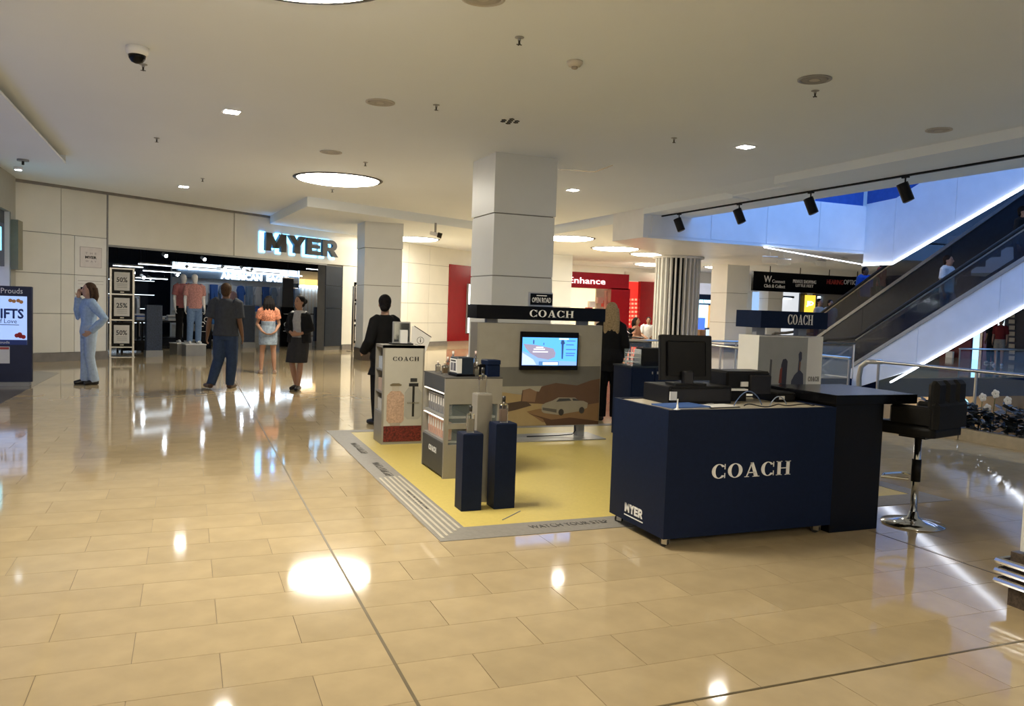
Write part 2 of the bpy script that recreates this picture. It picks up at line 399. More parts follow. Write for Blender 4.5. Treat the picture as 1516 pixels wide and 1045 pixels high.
# the shop on the left edge of the hall
XS = -3.3
yq = lambda u: pxx(u, 330, XS).y
swl = B(); swl.box(XS-.3,XS,4,yq(23),0,.35); swl.box(XS-.3,XS,4,15.7,3.1,3.69); swl.box(XS-.3,XS,15.7,yq(23),3.1,CEIL-.001); swl.box(XS-.3,XS,yq(16),yq(23),.35,3.1); swl.box(XS-.3,XS,4,6,.35,3.1)
struct(swl.build('wall_left_shop', mat('grey_shop_frame',(.36,.36,.32),.4,noise=.04)))
wn = struct(B().box(XS-.25,XS-.2,6,yq(16),.35,3.1).build('window_1', mat('blue_lit_window',(.2,.27,.5),.2,emit=(.22,.33,.72),es=.22,noise=.15,nscale=3)))
B().box(XS-.2,XS-.02,yq(15.7),yq(16),.35,3.1).build('window_frame', M['wht'], wn)
B().box(XS-.19,XS-.1,6,yq(15),2.85,3.1).build('window_frame', M['navyd'], wn)
B().box(XS-.19,XS-.1,yq(8),yq(15),2.0,2.85).build('window_frame', mat('slate_panel',(.09,.11,.19),.4,noise=.1), wn)
B().box(XS-.1,XS-.06,yq(-20),yq(7.5),2.3,2.75).build('lit_sign_panel', mat('cyan_screen',(.2,.7,.9),.4,emit=(.2,.75,1),es=.9,noise=.1,nscale=6), wn)
B().box(XS-.1,XS-.07,yq(-20),yq(5),2.05,2.2).build('plaque', M['grey'], wn)
struct(B().box(XS,XS+.13,yq(23)-.5,yq(23),1.95,2.95).build('trim_7', mat('olive_fin',(.22,.21,.15),.5,noise=.05)))
# ================================================================== pillars and ceiling fittings
def pillar(x0, y0, w, z1, label, splits, group=None, base=True, mt=None):
    t = thing('pillar', label, 'pillar', (x0+w/2, y0+w/2, 0), 0, group); h = w/2
    B().box(-h+.015, h-.015, -h+.015, h-.015, 0, z1).build('core', M['taupe'], t)
    zs = [0.3]+splits+[z1]
    for i, (a, b) in enumerate(zip(zs[:-1], zs[1:])):
        e = .012 if i == len(zs)-2 else 0
        B().box(-h-e, h+e, -h-e, h+e, a+.008, b-.008 if i < len(zs)-2 else b).build('block', mt or M['pillar'], t)
    if base:
        B().box(-h-.03, h+.03, -h-.03, h+.03, 0, .3).build('base', mat('brown_granite',(.09,.065,.045),.3,noise=.5,nscale=60), t)
        if x0 < 5 and y0 < 3:
            for z in (.13, .185, .24): B().tube([(-h-.07,-h-.07,z),(-h-.07,h+.07,z),(h+.07,h+.07,z)], .02, 8).build('guard_rail', M['chrome'], t)
    return t
zg = lambda u, v, y: py(u, v, y).z
pillar(4.27, 11.43, 1.0, CEIL, 'large square cream pillar rising behind the panel with the television', [zg(760,409,11.43), zg(760,317,11.43)])
pillar(4.28, 21.0, 1.0, LOWC, 'square cream pillar in front of the department store wall', [zg(570,423,21.0), zg(570,368,21.0)])
pillar(4.25, 1.97, 1.0, CEIL, 'cream pillar on a brown granite base with chrome guard rails', [1.9])
p = py(835, 440, 28.5); pillar(p.x-.7, 28.5, 1.0, LOWC, 'cream pillar beside the red shopfront with the thin script sign', [1.6, 2.6])
p = py(1075, 450, 27); pillar(p.x, 27, 1.05, LOWC, 'beige pillar between the blue shop and the hanging black sign', [1.2, 2.4])
p = py(1137, 450, 33); pillar(p.x, 33, .9, LOWC, 'beige pillar under the hanging black sign', [1.2, 2.4])

# column wrapped in slanted fins
cc = py(1000, 470, 20.6); cr = .64
t = thing('fin_column', 'round column wrapped in pale vertical fins over a dark core', 'column', (cc.x, cc.y, 0))
B().cyl((0,0), cr-.12, 0, SOF, 28).build('core', M['black'], t, True)
fin = B().box(cr-.12, cr+.03, -.024, .024, 0, SOF).mesh('fin', M['white'])
for k in range(28):
    o = link('fin', fin, t, None, 2*PI*k/28)
B().cyl((0,0), cr+.12, SOF-.06, SOF-.002, 32).build('collar', M['white'], t, True)

# round lamps
lampA = None
def round_lamp(x, y, z, label, r=.84):
    t = thing('round_ceiling_lamp', label, 'ceiling lamp', (x, y, z), 0, 'round ceiling lamps')
    B().lathe([(r,-.004),(r-.02,-.02),(r-.06,-.02),(r-.075,-.004)], seg=48).build('rim', M['rim'], t, True)
    B().lathe([(r-.07,-.002),(r-.09,-.03),(r-.25,-.06),(r-.5,-.075),(.1,-.08)],seg=48).build('diffuser', M['lamp'], t, True)
    return t
RL = 'large round ceiling lamp with a dark rim'
for i, (x, y, z, lab) in enumerate([
  (2.64, 15.6, CEIL, RL+' above the shoppers before the store'),
  (.62, 5.75, CEIL, RL+' overhead, beside the dome camera'),
  (.62, -3.8, CEIL, RL+' added behind the camera for light'),  # unseen lamps, here and next line, added to brighten floor and ceiling
  (5.6, -4.6, CEIL, RL+' added behind the camera for light'), (-1.2, -5.6, CEIL, RL+' added behind the camera for light'),
  (*pz(613,353,LOWC)[:2], LOWC, RL+' over the wall tiles by the information post'),
  (*pz(840,352,LOWC)[:2], LOWC, RL+' partly hidden by the large pillar'),
  (*pz(911,367.5,LOWC)[:2], LOWC, RL+' before the red shop with the script sign'),
  (*pz(966,391,LOWC)[:2], LOWC, RL+' beside the hanging screen'),
  (*pz(960,376,LOWC)[:2], LOWC, RL+' tucked behind the fin column'),
  (22, 30, LOWC, RL+' among the far shops'), (22.3, 17.2, -.36, RL+' under the gallery across the void')]):
    round_lamp(x, y, z, lab, .84 if i < 9 else .7)

# square downlights
def downlight(u, v, z=CEIL):
    p = pz(u, v, z); t = thing('downlight', 'small square recessed downlight shining in the ceiling', 'downlight', (p.x, p.y, z), .1, 'square downlights')
    B().box(-.11,.11,-.11,.11,-.008,-.001).build('frame', M['wht'], t); B().box(-.085,.085,-.085,.085,-.012,-.008).build('lens', M['down'], t)
for u, v in ((343,165),(272,276),(1104,217),(848,281)): downlight(u, v)
for u, v in ((1088,394.5),(1160,410)): downlight(u, v, LOWC)
# round speaker grilles
def speaker(u, v, lab, r=.17, dark=False):
    p = pz(u, v, CEIL); t = thing('ceiling_speaker', lab, 'speaker', (p.x, p.y, CEIL), 0, 'round ceiling speakers')
    B().lathe([(r,-.001),(r,-.01),(r-.025,-.014),(r-.03,-.002)], seg=32).build('ring', col(.55,.52,.46) if not dark else M['grey'], t, True)
    B().lathe([(r-.03,-.004),(r-.05,-.012),(.06,-.012),(.05,-.004)], seg=32).build('grille', col(.42,.39,.34) if not dark else col(.3,.29,.27), t, True)
    B().cyl((0,0), .05, -.014, -.004, 20).build('centre', col(.5,.47,.41), t)
speaker(563,151,'pale round ceiling speaker with a bright centre'); speaker(490,225,'pale round ceiling speaker next to the large round lamp')
speaker(1206,117,'grey round ceiling speaker beside a sprinkler',.16,True); speaker(715,-4,'beige round ceiling speaker overhead'); speaker(1390,192,'faint flat round speaker near the ceiling edge',.15)
# sprinklers
spm = [B().lathe([(.04,-.001),(.04,-.006),(.014,-.01),(.014,-.03)], seg=12).mesh('plate', M['grey']), B().cyl((0,0),.009,-.06,-.03,8).box(-.024,.024,-.003,.003,-.066,-.06).box(-.003,.003,-.024,.024,-.066,-.06).mesh('head', M['rim'])]
for u, v in ((769,55),(646,155),(998,204),(232,204),(212,95),(1207,134),(541,240),(492,280),(300,264),(637,335),(1130,280)):
    p = pz(u, v, CEIL); t = thing('sprinkler', 'small dark fire sprinkler head under the ceiling', 'sprinkler', (p.x, p.y, CEIL), 0, 'fire sprinklers')
    link('plate', spm[0], t); link('head', spm[1], t)
p = pz(851,91,CEIL); t = thing('smoke_detector', 'small cream smoke detector dome on the ceiling', 'smoke detector', (p.x,p.y,CEIL))
B().lathe([(.075,-.001),(.075,-.02),(.055,-.045),(.03,-.05)], seg=24).build('housing', col(.6,.55,.46), t, True); B().lathe([(.03,-.05),(.028,-.066),(.012,-.072)], seg=16).build('sensor', col(.35,.3,.24), t, True)
p = pz(203,70,CEIL); t = thing('dome_camera', 'white dome security camera with a dark eye on the ceiling', 'camera', (p.x,p.y,CEIL))
B().lathe([(.10,-.001),(.10,-.05),(.085,-.075)], seg=28).build('housing', M['wht'], t, True); B().lathe([(.078,-.074),(.072,-.105),(.05,-.135),(.02,-.148)], seg=24).build('dome', M['gblack'], t, True)
p = pz(645,330,LOWC); t = thing('bracket_camera', 'small bullet camera on a stalk under the ceiling', 'camera', (p.x,p.y,LOWC))
B().cyl((0,0),.03,-.25,0,10).build('stalk', M['grey'], t); B().tube([(-.14,0,-.26),(.05,-.02,-.3)],.05,10).build('body', M['wht'], t); B().tube([(.05,-.02,-.3),(.16,-.05,-.33)],.07,10).build('hood', M['rim'], t)
p = pz(755,179,CEIL); t = thing('ceiling_ornament', 'small black perforated square fitting stuck to the ceiling', 'ceiling fitting', (p.x,p.y,CEIL), .6)
q = B()
for i in range(4):
    for j in range(4):
        if (i+j) % 2 == 0: q.box(-.11+i*.058,-.065+i*.058,-.11+j*.058,-.065+j*.058,-.012,-.001)
q.build('squares', M['rim'], t)
struct(B().add([(*pz(828,250,CEIL-.001)[:2],CEIL-.001),(*pz(880,254,CEIL-.001)[:2],CEIL-.001),(*pz(881,255.2,CEIL-.001)[:2],CEIL-.001),(*pz(828,251,CEIL-.001)[:2],CEIL-.001)],[(0,1,2,3)]).add([(*pz(880,254,CEIL-.001)[:2],CEIL-.001),(*pz(907,244,CEIL-.001)[:2],CEIL-.001),(*pz(907.5,245.2,CEIL-.001)[:2],CEIL-.001),(*pz(881,255.2,CEIL-.001)[:2],CEIL-.001)],[(0,1,2,3)]).build('trim_8', M['plinth']))
p = pz(34,236,3.70); t = thing('soffit_detector', 'small grey detector under the dropped soffit on the left', 'detector', (p.x,p.y,3.70))
B().cyl((0,0),.09,-.03,-.001,16).build('base', M['grey'], t); B().cyl((0,0),.02,-.09,-.03,8).build('probe', M['rim'], t)
t = thing('wall_washer', 'bright white spot fitting at the end of the dropped soffit', 'lamp', (*pz(27,247,3.70)[:2],3.70))
B().cyl((0,0),.07,-.05,-.001,16).build('body', M['wht'], t); B().cyl((0,0),.055,-.06,-.05,16).build('lens', M['coolw'], t)

# lighting track with four spotlights along the ceiling edge
TXR = 9.95
t = thing('lighting_track', 'long thin black lighting track along the ceiling edge of the void', 'track', (TXR,0,3.72))
B().box(-.018,.018,-2,16.0,-.03,-.001).build('rail', M['black'], t)
for (u, v), lab in zip(((1005,330),(1094,315),(1200,297),(1340,273)), ('at the far end of the track','second from the far end of the track','third from the far end of the track','where the dark blue wedge shows behind')):
    yy = pxx(u, v, TXR).y
    t = thing('track_spotlight', 'black cylinder spotlight hanging from the track, '+lab, 'spotlight', (TXR, yy, 3.69), 0, 'spotlights on the ceiling track')
    B().box(-.02,.02,-.06,.06,-.02,0).build('adapter', M['black'], t); B().cyl((0,0),.012,-.13,-.02,8).build('stem', M['black'], t)
    B().tube([(-.03,.03,-.10),(.05,-.04,-.36)],.085,20).build('can', M['black'], t)
    B().tube([(.05,-.04,-.36),(.052,-.042,-.366)],.07,16).build('lens', M['dkmetal'], t)
# ================================================================== the perfume stand
# --- yellow mat with grey ramp edging
MX0, MX1, MY0, MY1, RW = 1.55, 6.18, 4.95, 9.6, .24
t = thing('floor_mat', 'yellow vinyl platform mat with grey warning ramp edging under the perfume stand', 'mat', (0,0,0))
B().box(MX0+RW, MX1-RW, MY0+RW, MY1-RW, .001, .014).build('carpet', M['yellow'], t)
def ramp(name, o0, o1, i1, i0):
    return B().add([(*o0,.0005),(*o1,.0005),(*i1,.0005),(*i0,.0005),(*o0,.004),(*o1,.004),(*i1,.017),(*i0,.017)],[(0,3,2,1),(4,5,6,7),(0,1,5,4),(1,2,6,5),(2,3,7,6),(3,0,4,7)]).build(name, M['ramp'], t)
a, b, c, d = (MX0,MY0),(MX1,MY0),(MX1,MY1),(MX0,MY1); e, f, g, h = (MX0+RW,MY0+RW),(MX1-RW,MY0+RW),(MX1-RW,MY1-RW),(MX0+RW,MY1-RW)
rf = ramp('ramp_edge',a,b,f,e); rl = ramp('ramp_edge',d,a,e,h); ramp('ramp_edge',c,d,h,g); ramp('ramp_edge',b,c,g,f)
pale = mat('pale_ramp_rib',(.55,.5,.4),.5,noise=.08)
for i in range(5):
    x = MX0+.025+i*.042; z = .004+.013*(x-MX0)/RW
    B().box(x,x+.02,MY0+.03+ (x-MX0),6.9,z-.002,z+.0035).build('rib', pale, rl)
text('WATCH YOUR STEP', .62, .075, col(.05,.045,.04), rf, (2.55,MY0+.14,.0122), flatz=True, ext=.0012)
for y in (6.05, 7.25, 8.35):
    o = text('WATCH YOUR STEP', .62, .075, col(.05,.045,.04), rl, (MX0+.14,y,.0122), rz=-PI/2, flatz=True, ext=.0012)

# --- picture panel with header and television
PX0, PX1, PY = 3.02, 4.60, 8.50
t = thing('picture_stand', 'freestanding grey display panel with a beach and car photograph and black header', 'display panel', ((PX0+PX1)/2,PY,.014))
hw = (PX1-PX0)/2
B().box(-hw,hw,0,.24,.155,1.345).build('panel', M['taupe'], t)
hd = B().box(-hw-.03,hw+.01,-.04,.28,1.39,1.545).build('header', M['gblack'], t)
logo('COACH', .56, .082, M['wht'], hd, (.10,-.041,1.466))
for x in (-hw+.14, hw-.28): B().box(x,x+.13,.08,.16,1.345,1.39).build('header_post', M['grey'], t)
for x in (-hw+.2, hw-.24): B().box(x,x+.08,.06,.18,.012,.155).build('foot_post', M['grey'], t)
B().box(-hw,hw+.02,-.16,.34,0,.012).build('base_plate', M['grey'], t)
B().tube([(.52,.1,.155),(.51,.06,.08),(.47,.05,.04),(.3,.08,.025),(-.1,.1,.02)],.006,6).build('power_cable', M['black'], t)
def pr(name, pts, m, y=-.002): return B().xz(pts, y, 0).build(name, m, t)
X = lambda u: (u-750)/121*1.48-.66         # picture spans zoom columns
pr('printed_sky', [(-hw+.02,.80),(hw-.01,.80),(hw-.01,1.335),(-hw+.02,1.335)], col(.30,.28,.235))
pr('printed_sea', [(-hw+.02,.60),(hw-.01,.62),(hw-.01,.86),(-hw+.02,.84)], col(.13,.125,.11), -.003)
pr('printed_surf', [(-hw+.02,.52),(hw-.4,.56),(hw-.2,.63),(-hw+.02,.62)], col(.30,.28,.22), -.004)
pr('printed_sand', [(-hw+.02,.165),(hw-.01,.165),(hw-.01,.50),(-.2,.52),(-hw+.02,.60)], col(.33,.24,.115), -.005)
pr('printed_headland', [(-.24,.43),(-.02,.42),(.30,.40),(hw-.01,.38),(hw-.01,.71),(.66,.69),(.48,.63),(.2,.66),(.02,.62),(-.01,.56),(-.22,.58)], col(.11,.06,.035), -.006)
pr('printed_rock', [(-.62,.33),(-.46,.32),(-.3,.35),(-.1,.40),(-.18,.46),(-.40,.43),(-.5,.46),(-.58,.42)], col(.07,.045,.03), -.007)
pr('printed_boulder', [(-.22,.45),(-.06,.44),(-.04,.56),(-.13,.6),(-.21,.58)], col(.2,.12,.07), -.008)
pr('printed_track', [(-.16,.33),(.05,.20),(hw-.01,.21),(hw-.01,.42),(.3,.36),(0,.36)], col(.22,.13,.06), -.008)
pr('printed_shadow_scrub', [(-.14,.31),(.16,.23),(.4,.25),(hw-.01,.2),(hw-.01,.165),(.1,.165),(.05,.24)], col(.09,.045,.025), -.009)
cm = col(.28,.25,.19)
pr('printed_car', [(.03,.33),(.06,.31),(.24,.285),(.5,.32),(.62,.36),(.63,.42),(.57,.445),(.5,.45),(.46,.485),(.24,.49),(.17,.455),(.07,.425),(.03,.40)], cm, -.010)
pr('printed_car_window', [(.21,.44),(.41,.45),(.38,.478),(.25,.478)], col(.05,.05,.05), -.011)
pr('printed_car_window', [(.43,.45),(.52,.448),(.46,.475),(.42,.476)], col(.05,.05,.05), -.011)
pr('printed_car_front', [(.04,.345),(.22,.31),(.22,.35),(.04,.375)], col(.1,.09,.075), -.011)
for cx_ in (.28, .55): pr('printed_wheel', [(cx_+.035*math.cos(k*PI/5),.315+(.02 if cx_>.5 else 0)+.04*math.sin(k*PI/5)) for k in range(10)], col(.04,.035,.03), -.012)

tv = thing('television', 'flat television showing a blue sea picture, mounted on the display panel', 'television', (3.53,PY-.002,.83))
B().cb(0,.735,-.05,-.012,0,.44,.005).build('casing', M['gblack'], tv)
def em(r,g,b,s): return mat('screen_%d%d%d'%(r*99,g*99,b*99),(r*.3,g*.3,b*.3),.3,emit=(r,g,b),es=s,noise=.08,nscale=25)
scn = B().box(.02,.715,-.052,-.05,.055,.375).build('screen', em(.07,.28,.82,1.0), tv)
def sp_(pts, m, k=1): return B().xz(pts, -.052-.0008*k, -.052).build('screen_image', m, scn)
sp_([(.02,.055),(.715,.055),(.715,.1),(.4,.11),(.28,.13),(.02,.22)], em(.16,.28,.62,.9))
sp_([(.06,.25),(.12,.19),(.22,.14),(.35,.12),(.43,.15),(.44,.20),(.41,.25),(.3,.27),(.18,.29),(.03,.30)], em(.22,.20,.28,.8), 2)
sp_([(.02,.06),(.2,.06),(.16,.12),(.02,.2)], em(.35,.42,.6,.9), 3)
sp_([(.518,.13),(.535,.13),(.54,.3),(.555,.31),(.54,.35),(.51,.35),(.5,.31),(.512,.3)], em(.03,.07,.2,.6), 3)
sp_([(.15,.3),(.165,.3),(.165,.345),(.15,.345)], em(.05,.08,.2,.6), 3); sp_([(.28,.29),(.29,.29),(.29,.315),(.28,.315)], em(.05,.08,.2,.6), 3)
for z, x0, x1 in ((.335,.58,.69),(.29,.57,.67),(.235,.57,.70),(.19,.57,.69),(.165,.57,.68)): sp_([(x0,z),(x1,z),(x1,z+.012),(x0,z+.012)], em(.06,.14,.5,.7), 3)
for z, x0, x1 in ((.235,.16,.30),(.205,.15,.34),(.255,.19,.28)): sp_([(x0,z),(x1,z),(x1,z+.012),(x0,z+.012)], em(.75,.75,.8,.8), 4)
sp_([(.23,.052),(.48,.052),(.48,.10),(.23,.10)], em(.06,.16,.35,.8), 5); sp_([(.28,.06),(.47,.06),(.47,.092),(.28,.092)], em(.55,.8,.95,1), 6)
sp_([(.48,.355),(.60,.355),(.60,.370),(.48,.370)], em(.8,.9,1,1.0), 3)
sg = thing('open_road_sign', 'small black OPEN ROAD sign in a silver frame standing on the panel header', 'sign', (3.80,PY+.04,1.559))
B().cb(-.15,.15,-.006,.03,0,.165,.004).build('frame', M['steel'], sg); B().box(-.135,.145,-.009,-.006,.018,.15).build('face', M['gblack'], sg)
text('OPEN ROAD', .24, .06, M['wht'], sg, (.005,-.009,.075), bold=.02); B().box(-.06,.07,-.0105,-.009,.122,.132).build('printed_line', M['wht'], sg)

# --- perfume bottle, tester and box builders
def bottle(loc, label, h=.15, w=.05, liquid=(.5,.36,.28), cap=(.02,.02,.02), group=None, tube=True):
    t = thing('perfume_bottle', label, 'bottle', loc, random.uniform(-.2,.2), group)
    bh = h*.72; a = w/2
    B().cb(-a,a,-a*.6,a*.6,0,bh,w*.16).build('glass_body', M['glass'], t)
    B().box(-a*.72,a*.72,-a*.4,a*.4,w*.12,bh*.72).build('perfume', mat('perfume_liquid',liquid,.1,trans=.5,noise=.02) if liquid not in _lq else _lq[liquid], t)
    B().cyl((0,0),w*.16,bh,bh+h*.07,12).build('collar', M['chrome'], t)
    cp = B().cyl((0,0),w*.2,bh+h*.07,h,14).build('cap', col(*cap,.3), t, True)
    if tube: B().cyl((0,0),w*.05,.01,bh,6).build('dip_tube', M['black'], t)
    return t
_lq = {}
for c in ((.5,.36,.28),(.55,.5,.42),(.45,.32,.2)): _lq[c] = mat('perfume_liquid',c,.1,trans=.5,noise=.02)

# --- tall shelf unit with the two-bottle picture
SX0, SX1, SY0, SY1, SH = 1.955, 2.415, 8.49, 8.87, 1.075
t = thing('tall_shelf_unit', 'tall grey shelf unit with a picture of two perfume bottles on its end', 'shelf unit', ((SX0+SX1)/2,SY0,.014))
a = (SX1-SX0)/2; d_ = SY1-SY0
fr = B(); fr.box(-a,a,0,.03,0,SH); fr.box(-a,a,d_-.03,d_,0,SH); fr.box(-a,a,0,d_,SH-.03,SH); fr.box(-.02,a,.03,d_-.03,0,SH-.03); fr.box(-a,-.02,.03,d_-.03,0,.33)
fr.build('carcass', M['taupe'], t)
B().box(-a+.004,-.02,.03,d_-.03,.05,.33).build('lower_panel', col(.06,.065,.07), t)
for z in (.33,.55,.79): B().box(-a+.005,-.02,.03,d_-.03,z,z+.018).build('shelf', M['grey'], t)
B().box(-a+.02,-.021,.032,.036,.35,1.03).build('back_lining', M['navyd'], t)
gp = B().box(-a+.02,a-.02,-.004,0,.03,SH-.03).build('graphic', col(.45,.43,.37,noise=.02), t)
logo('COACH', .29, .045, col(.02,.02,.02), gp, (.02,-.005,.93), gap=.22)
B().box(-a+.02,a-.02,-.006,-.004,.03,.20).build('printed_petals', mat('red_petals',(.12,.016,.012),.5,noise=.7,nscale=55), gp)
def oct_(cx, z0, z1, w, b): return [(cx-w+b,z0),(cx+w-b,z0),(cx+w,z0+b),(cx+w,z1-b*1.6),(cx+w*.55,z1),(cx-w*.55,z1),(cx-w,z1-b*1.6),(cx-w,z0+b)]
o = B().xz(oct_(-.085,.23,.58,.095,.03),-.007,-.004).build('printed_pink_bottle', mat('pink_bottle_print',(.46,.31,.22),.5,noise=.25,nscale=70), gp)
B().xz(R4(-.125,-.045,.58,.635),-.007,-.004).build('printed_neck', col(.42,.38,.31), gp); B().xz(oct_(-.085,.635,.665,.065,.01),-.008,-.004).build('printed_cap', col(.15,.12,.07), gp)
B().xz(R4(-.14,-.03,.205,.235),-.0075,-.004).build('printed_base', col(.35,.3,.24), gp)
B().xz(oct_(.11,.27,.62,.095,.035),-.0065,-.004).build('printed_clear_bottle', col(.36,.35,.31), gp)
B().xz(R4(.10,.125,.30,.63),-.008,-.004).build('printed_stopper_rod', col(.015,.015,.015), gp)
B().xz(R4(.06,.165,.63,.665),-.008,-.004).build('printed_stopper', col(.015,.015,.015), gp); B().xz(R4(.075,.15,.68,.72),-.008,-.004).build('printed_knob', col(.03,.03,.03), gp)
text('COACH', .13, .02, col(.2,.17,.1), gp, (.11,-.0085,.45))
bx = [B().box(-.03,.03,-.022,.022,0,.13).mesh('carton', m) for m in (col(.62,.6,.56), col(.55,.42,.34), col(.5,.55,.62))]
for r, z in enumerate((.348,.568,.808)):
    for k in range(5):
        for dpt in (0,):
            o = link('perfume_carton', bx[r], None, (SX0+.06, SY0+.07+k*.062, .015+z)); tag(o, ['white perfume carton on the lowest shelf of the tall unit','peach perfume carton on the middle shelf of the tall unit','grey blue perfume carton on the top shelf of the tall unit'][r], 'carton', 'cartons in the tall shelf unit')
mb = thing('mirror_stand', 'small dark tabletop mirror standing on the tall shelf unit', 'mirror', (2.20,8.70,SH+.0145))
B().box(-.12,.12,-.08,.08,0,.015).build('base', M['black'], mb); B().cb(-.10,.10,-.012,.012,.015,.25,.006).build('frame', M['grey'], mb)
B().box(-.085,.085,-.015,-.012,.03,.235).build('mirror_glass', mat('mirror',(.5,.52,.5),.05,metal=.9,noise=.02), mb); B().box(-.02,.06,-.05,-.016,.015,.16).build('tester_card', M['paper'], mb)

# --- low shelf unit
LX0, LX1, LY0, LY1, LH = 2.10, 2.635, 6.70, 7.40, .885
t = thing('low_shelf_unit', 'low grey shelf unit with two rows of perfume testers and a dark logo panel', 'shelf unit', ((LX0+LX1)/2,LY0,.014))
a = (LX1-LX0)/2; d_ = LY1-LY0
c = B(); c.box(-a,-a+.04,0,.03,0,LH); c.box(a-.04,a,0,.03,0,LH); c.box(-a+.04,a-.04,0,.03,0,.30); c.box(-a+.04,a-.04,0,.03,.66,LH)   # end frame around the window
c.box(-a+.04,a-.04,0,.03,.44,.49)
c.box(-a,a,d_-.03,d_,0,LH); c.box(a-.03,a,.03,d_-.03,0,LH); c.box(-a+.03,a-.03,.03,d_-.03,0,.30)
c.build('carcass', M['taupe'], t)
B().box(-a,a,.0,d_,LH,LH+.012).build('top', col(.07,.065,.06), t)
B().box(-a-.002,-a+.03,.03,d_-.03,LH-.125,LH).build('fascia', col(.055,.06,.065), t)
lp = B().box(-a-.002,-a+.03,.03,d_-.03,.02,.31).build('logo_panel', col(.05,.05,.05), t)
logo('COACH', .24, .05, M['wht'], lp, (-a-.003,.33,.215), rz=-PI/2)
for z in (.31,.53): B().box(-a+.01,a-.05,.03,d_-.03,z,z+.02).build('shelf', M['grey'], t)
for z in (.515,.745): B().box(-a+.001,-a+.02,.03,d_-.03,z,z+.006).build('shelf_highlight', mat('highlight_glow',(1,1,1),.5,emit=(1,.85,.65),es=.7,noise=.01), t)  # glowing strips painted in for pale highlights along the shelf fronts
B().box(-.02,-.012,.03,d_-.03,.33,LH-.1).build('divider', col(.2,.16,.12), t)
for z0, z1 in ((.30,.44),(.49,.66)): B().box(-a+.04,a-.04,.006,.012,z0,z1).build('window_pane', M['pane'], t)
tester = [B().cb(-.026,.026,-.03,.03,0,.16,.006).mesh('body', m) for m in (mat('pink_tester',(.55,.33,.25),.3,noise=.2,nscale=30), mat('grey_tester',(.22,.22,.23),.25,noise=.2,nscale=30))]
tcap = B().box(-.02,.02,-.03,.03,.05,.13).mesh('label_patch', M['paper'])
for r, z in enumerate((.331,.551)):
    for k in range(8):
        o = thing('perfume_tester', ['pink boxed perfume tester on the lower shelf of the low unit','grey boxed perfume tester on the upper shelf of the low unit'][r], 'perfume', (LX0+.065, LY0+.09+k*.075, .015+z), 0, ['pink testers in the low unit','grey testers in the low unit'][r])
        link('carton', tester[r], o); link('label_patch', B().box(-.0275,-.026,-.02,.02,.07,.14).mesh('label_patch', M['paper']) if k == 0 else lab_, o)
        lab_ = o.children[1].data if k == 0 else lab_
for k, (x, z) in enumerate(((.325,.551),(.44,.551),(.38,.331))):
    o = B().cb(-.05,.05,-.05,.05,0,.10,.006).build('gift_box', [col(.3,.22,.15), col(.12,.08,.06), col(.38,.3,.2)][k], None, loc=(LX0+x,LY0+.15,.015+z)); tag(o, ['tan gift box behind the upper window pane of the low unit','dark brown gift box behind the upper window pane of the low unit','light tan gift box behind the lower window pane of the low unit'][k], 'box')
TZ = LH+.0265
bottle((2.20,7.27,TZ),'small clear bottle with pale cap at the back of the low unit top',.10,.05,(.55,.5,.42),(.7,.6,.5),'bottles on the low unit')
bottle((2.26,7.16,TZ),'pale pink bottle with white cap on the low unit top',.15,.05,(.55,.5,.42),(.75,.68,.6),'bottles on the low unit')
bottle((2.20,7.05,TZ),'squat gold lit bottle on the low unit top',.11,.06,(.45,.32,.2),(.6,.5,.35),'bottles on the low unit')
bottle((2.33,7.22,TZ),'tall clear bottle behind the framed card on the low unit',.2,.055,(.55,.5,.42),(.7,.65,.6),'bottles on the low unit')
tr = thing('tester_tray', 'small black tray holding perfume bottles on the low unit', 'tray', (2.28,7.02,TZ)); B().cb(-.03,.14,-.06,.08,0,.012,.004).build('base', M['gblack'], tr); B().box(-.03,.14,-.06,-.05,.012,.025).build('lip', M['gblack'], tr)
fc = thing('framed_card', 'black cube display with a framed white card on the low unit top', 'display card', (2.29,6.86,TZ), .12)
B().cb(-.07,.09,-.08,.08,.02,.17,.006).build('cube', M['navyd'], fc); B().box(-.08,.10,-.09,.09,0,.02).build('base', M['gblack'], fc)
cd = B().box(-.076,-.07,-.07,.07,.035,.155).build('card', M['paper'], fc); B().box(-.078,-.076,-.055,-.01,.05,.12).build('card_print', col(.1,.1,.12), cd); B().box(-.078,-.076,.005,.05,.05,.12).build('card_print', col(.15,.15,.17), cd); B().box(-.078,-.076,-.05,.05,.132,.145).build('card_print', col(.03,.03,.03), cd)
B().box(-.075,-.03,-.083,-.08,.03,.16).build('face_card', M['paper'], fc)
bottle((2.42,6.80,TZ),'slim clear bottle with silver top beside the black cube',.13,.045,(.55,.5,.42),(.5,.5,.5),'bottles on the low unit')
bottle((2.46,6.95,TZ),'tall rose bottle behind the black cube',.22,.05,(.5,.36,.28),(.6,.45,.4),'bottles on the low unit')
o = B().cb(-.03,.03,-.03,.03,0,.11,.005).build('tester_block', M['gblack'], None, loc=(2.47,6.82,TZ)); tag(o,'small black block beside the slim bottle on the low unit','block')
nb = thing('gift_cube', 'dark navy gift cube at the corner of the low unit top', 'box', (2.565,6.83,TZ), .1); B().cb(-.065,.065,-.065,.065,0,.11,.006).build('box', M['navy'], nb); B().cb(-.069,.069,-.069,.069,.11,.15,.006).build('lid', M['navy'], nb)

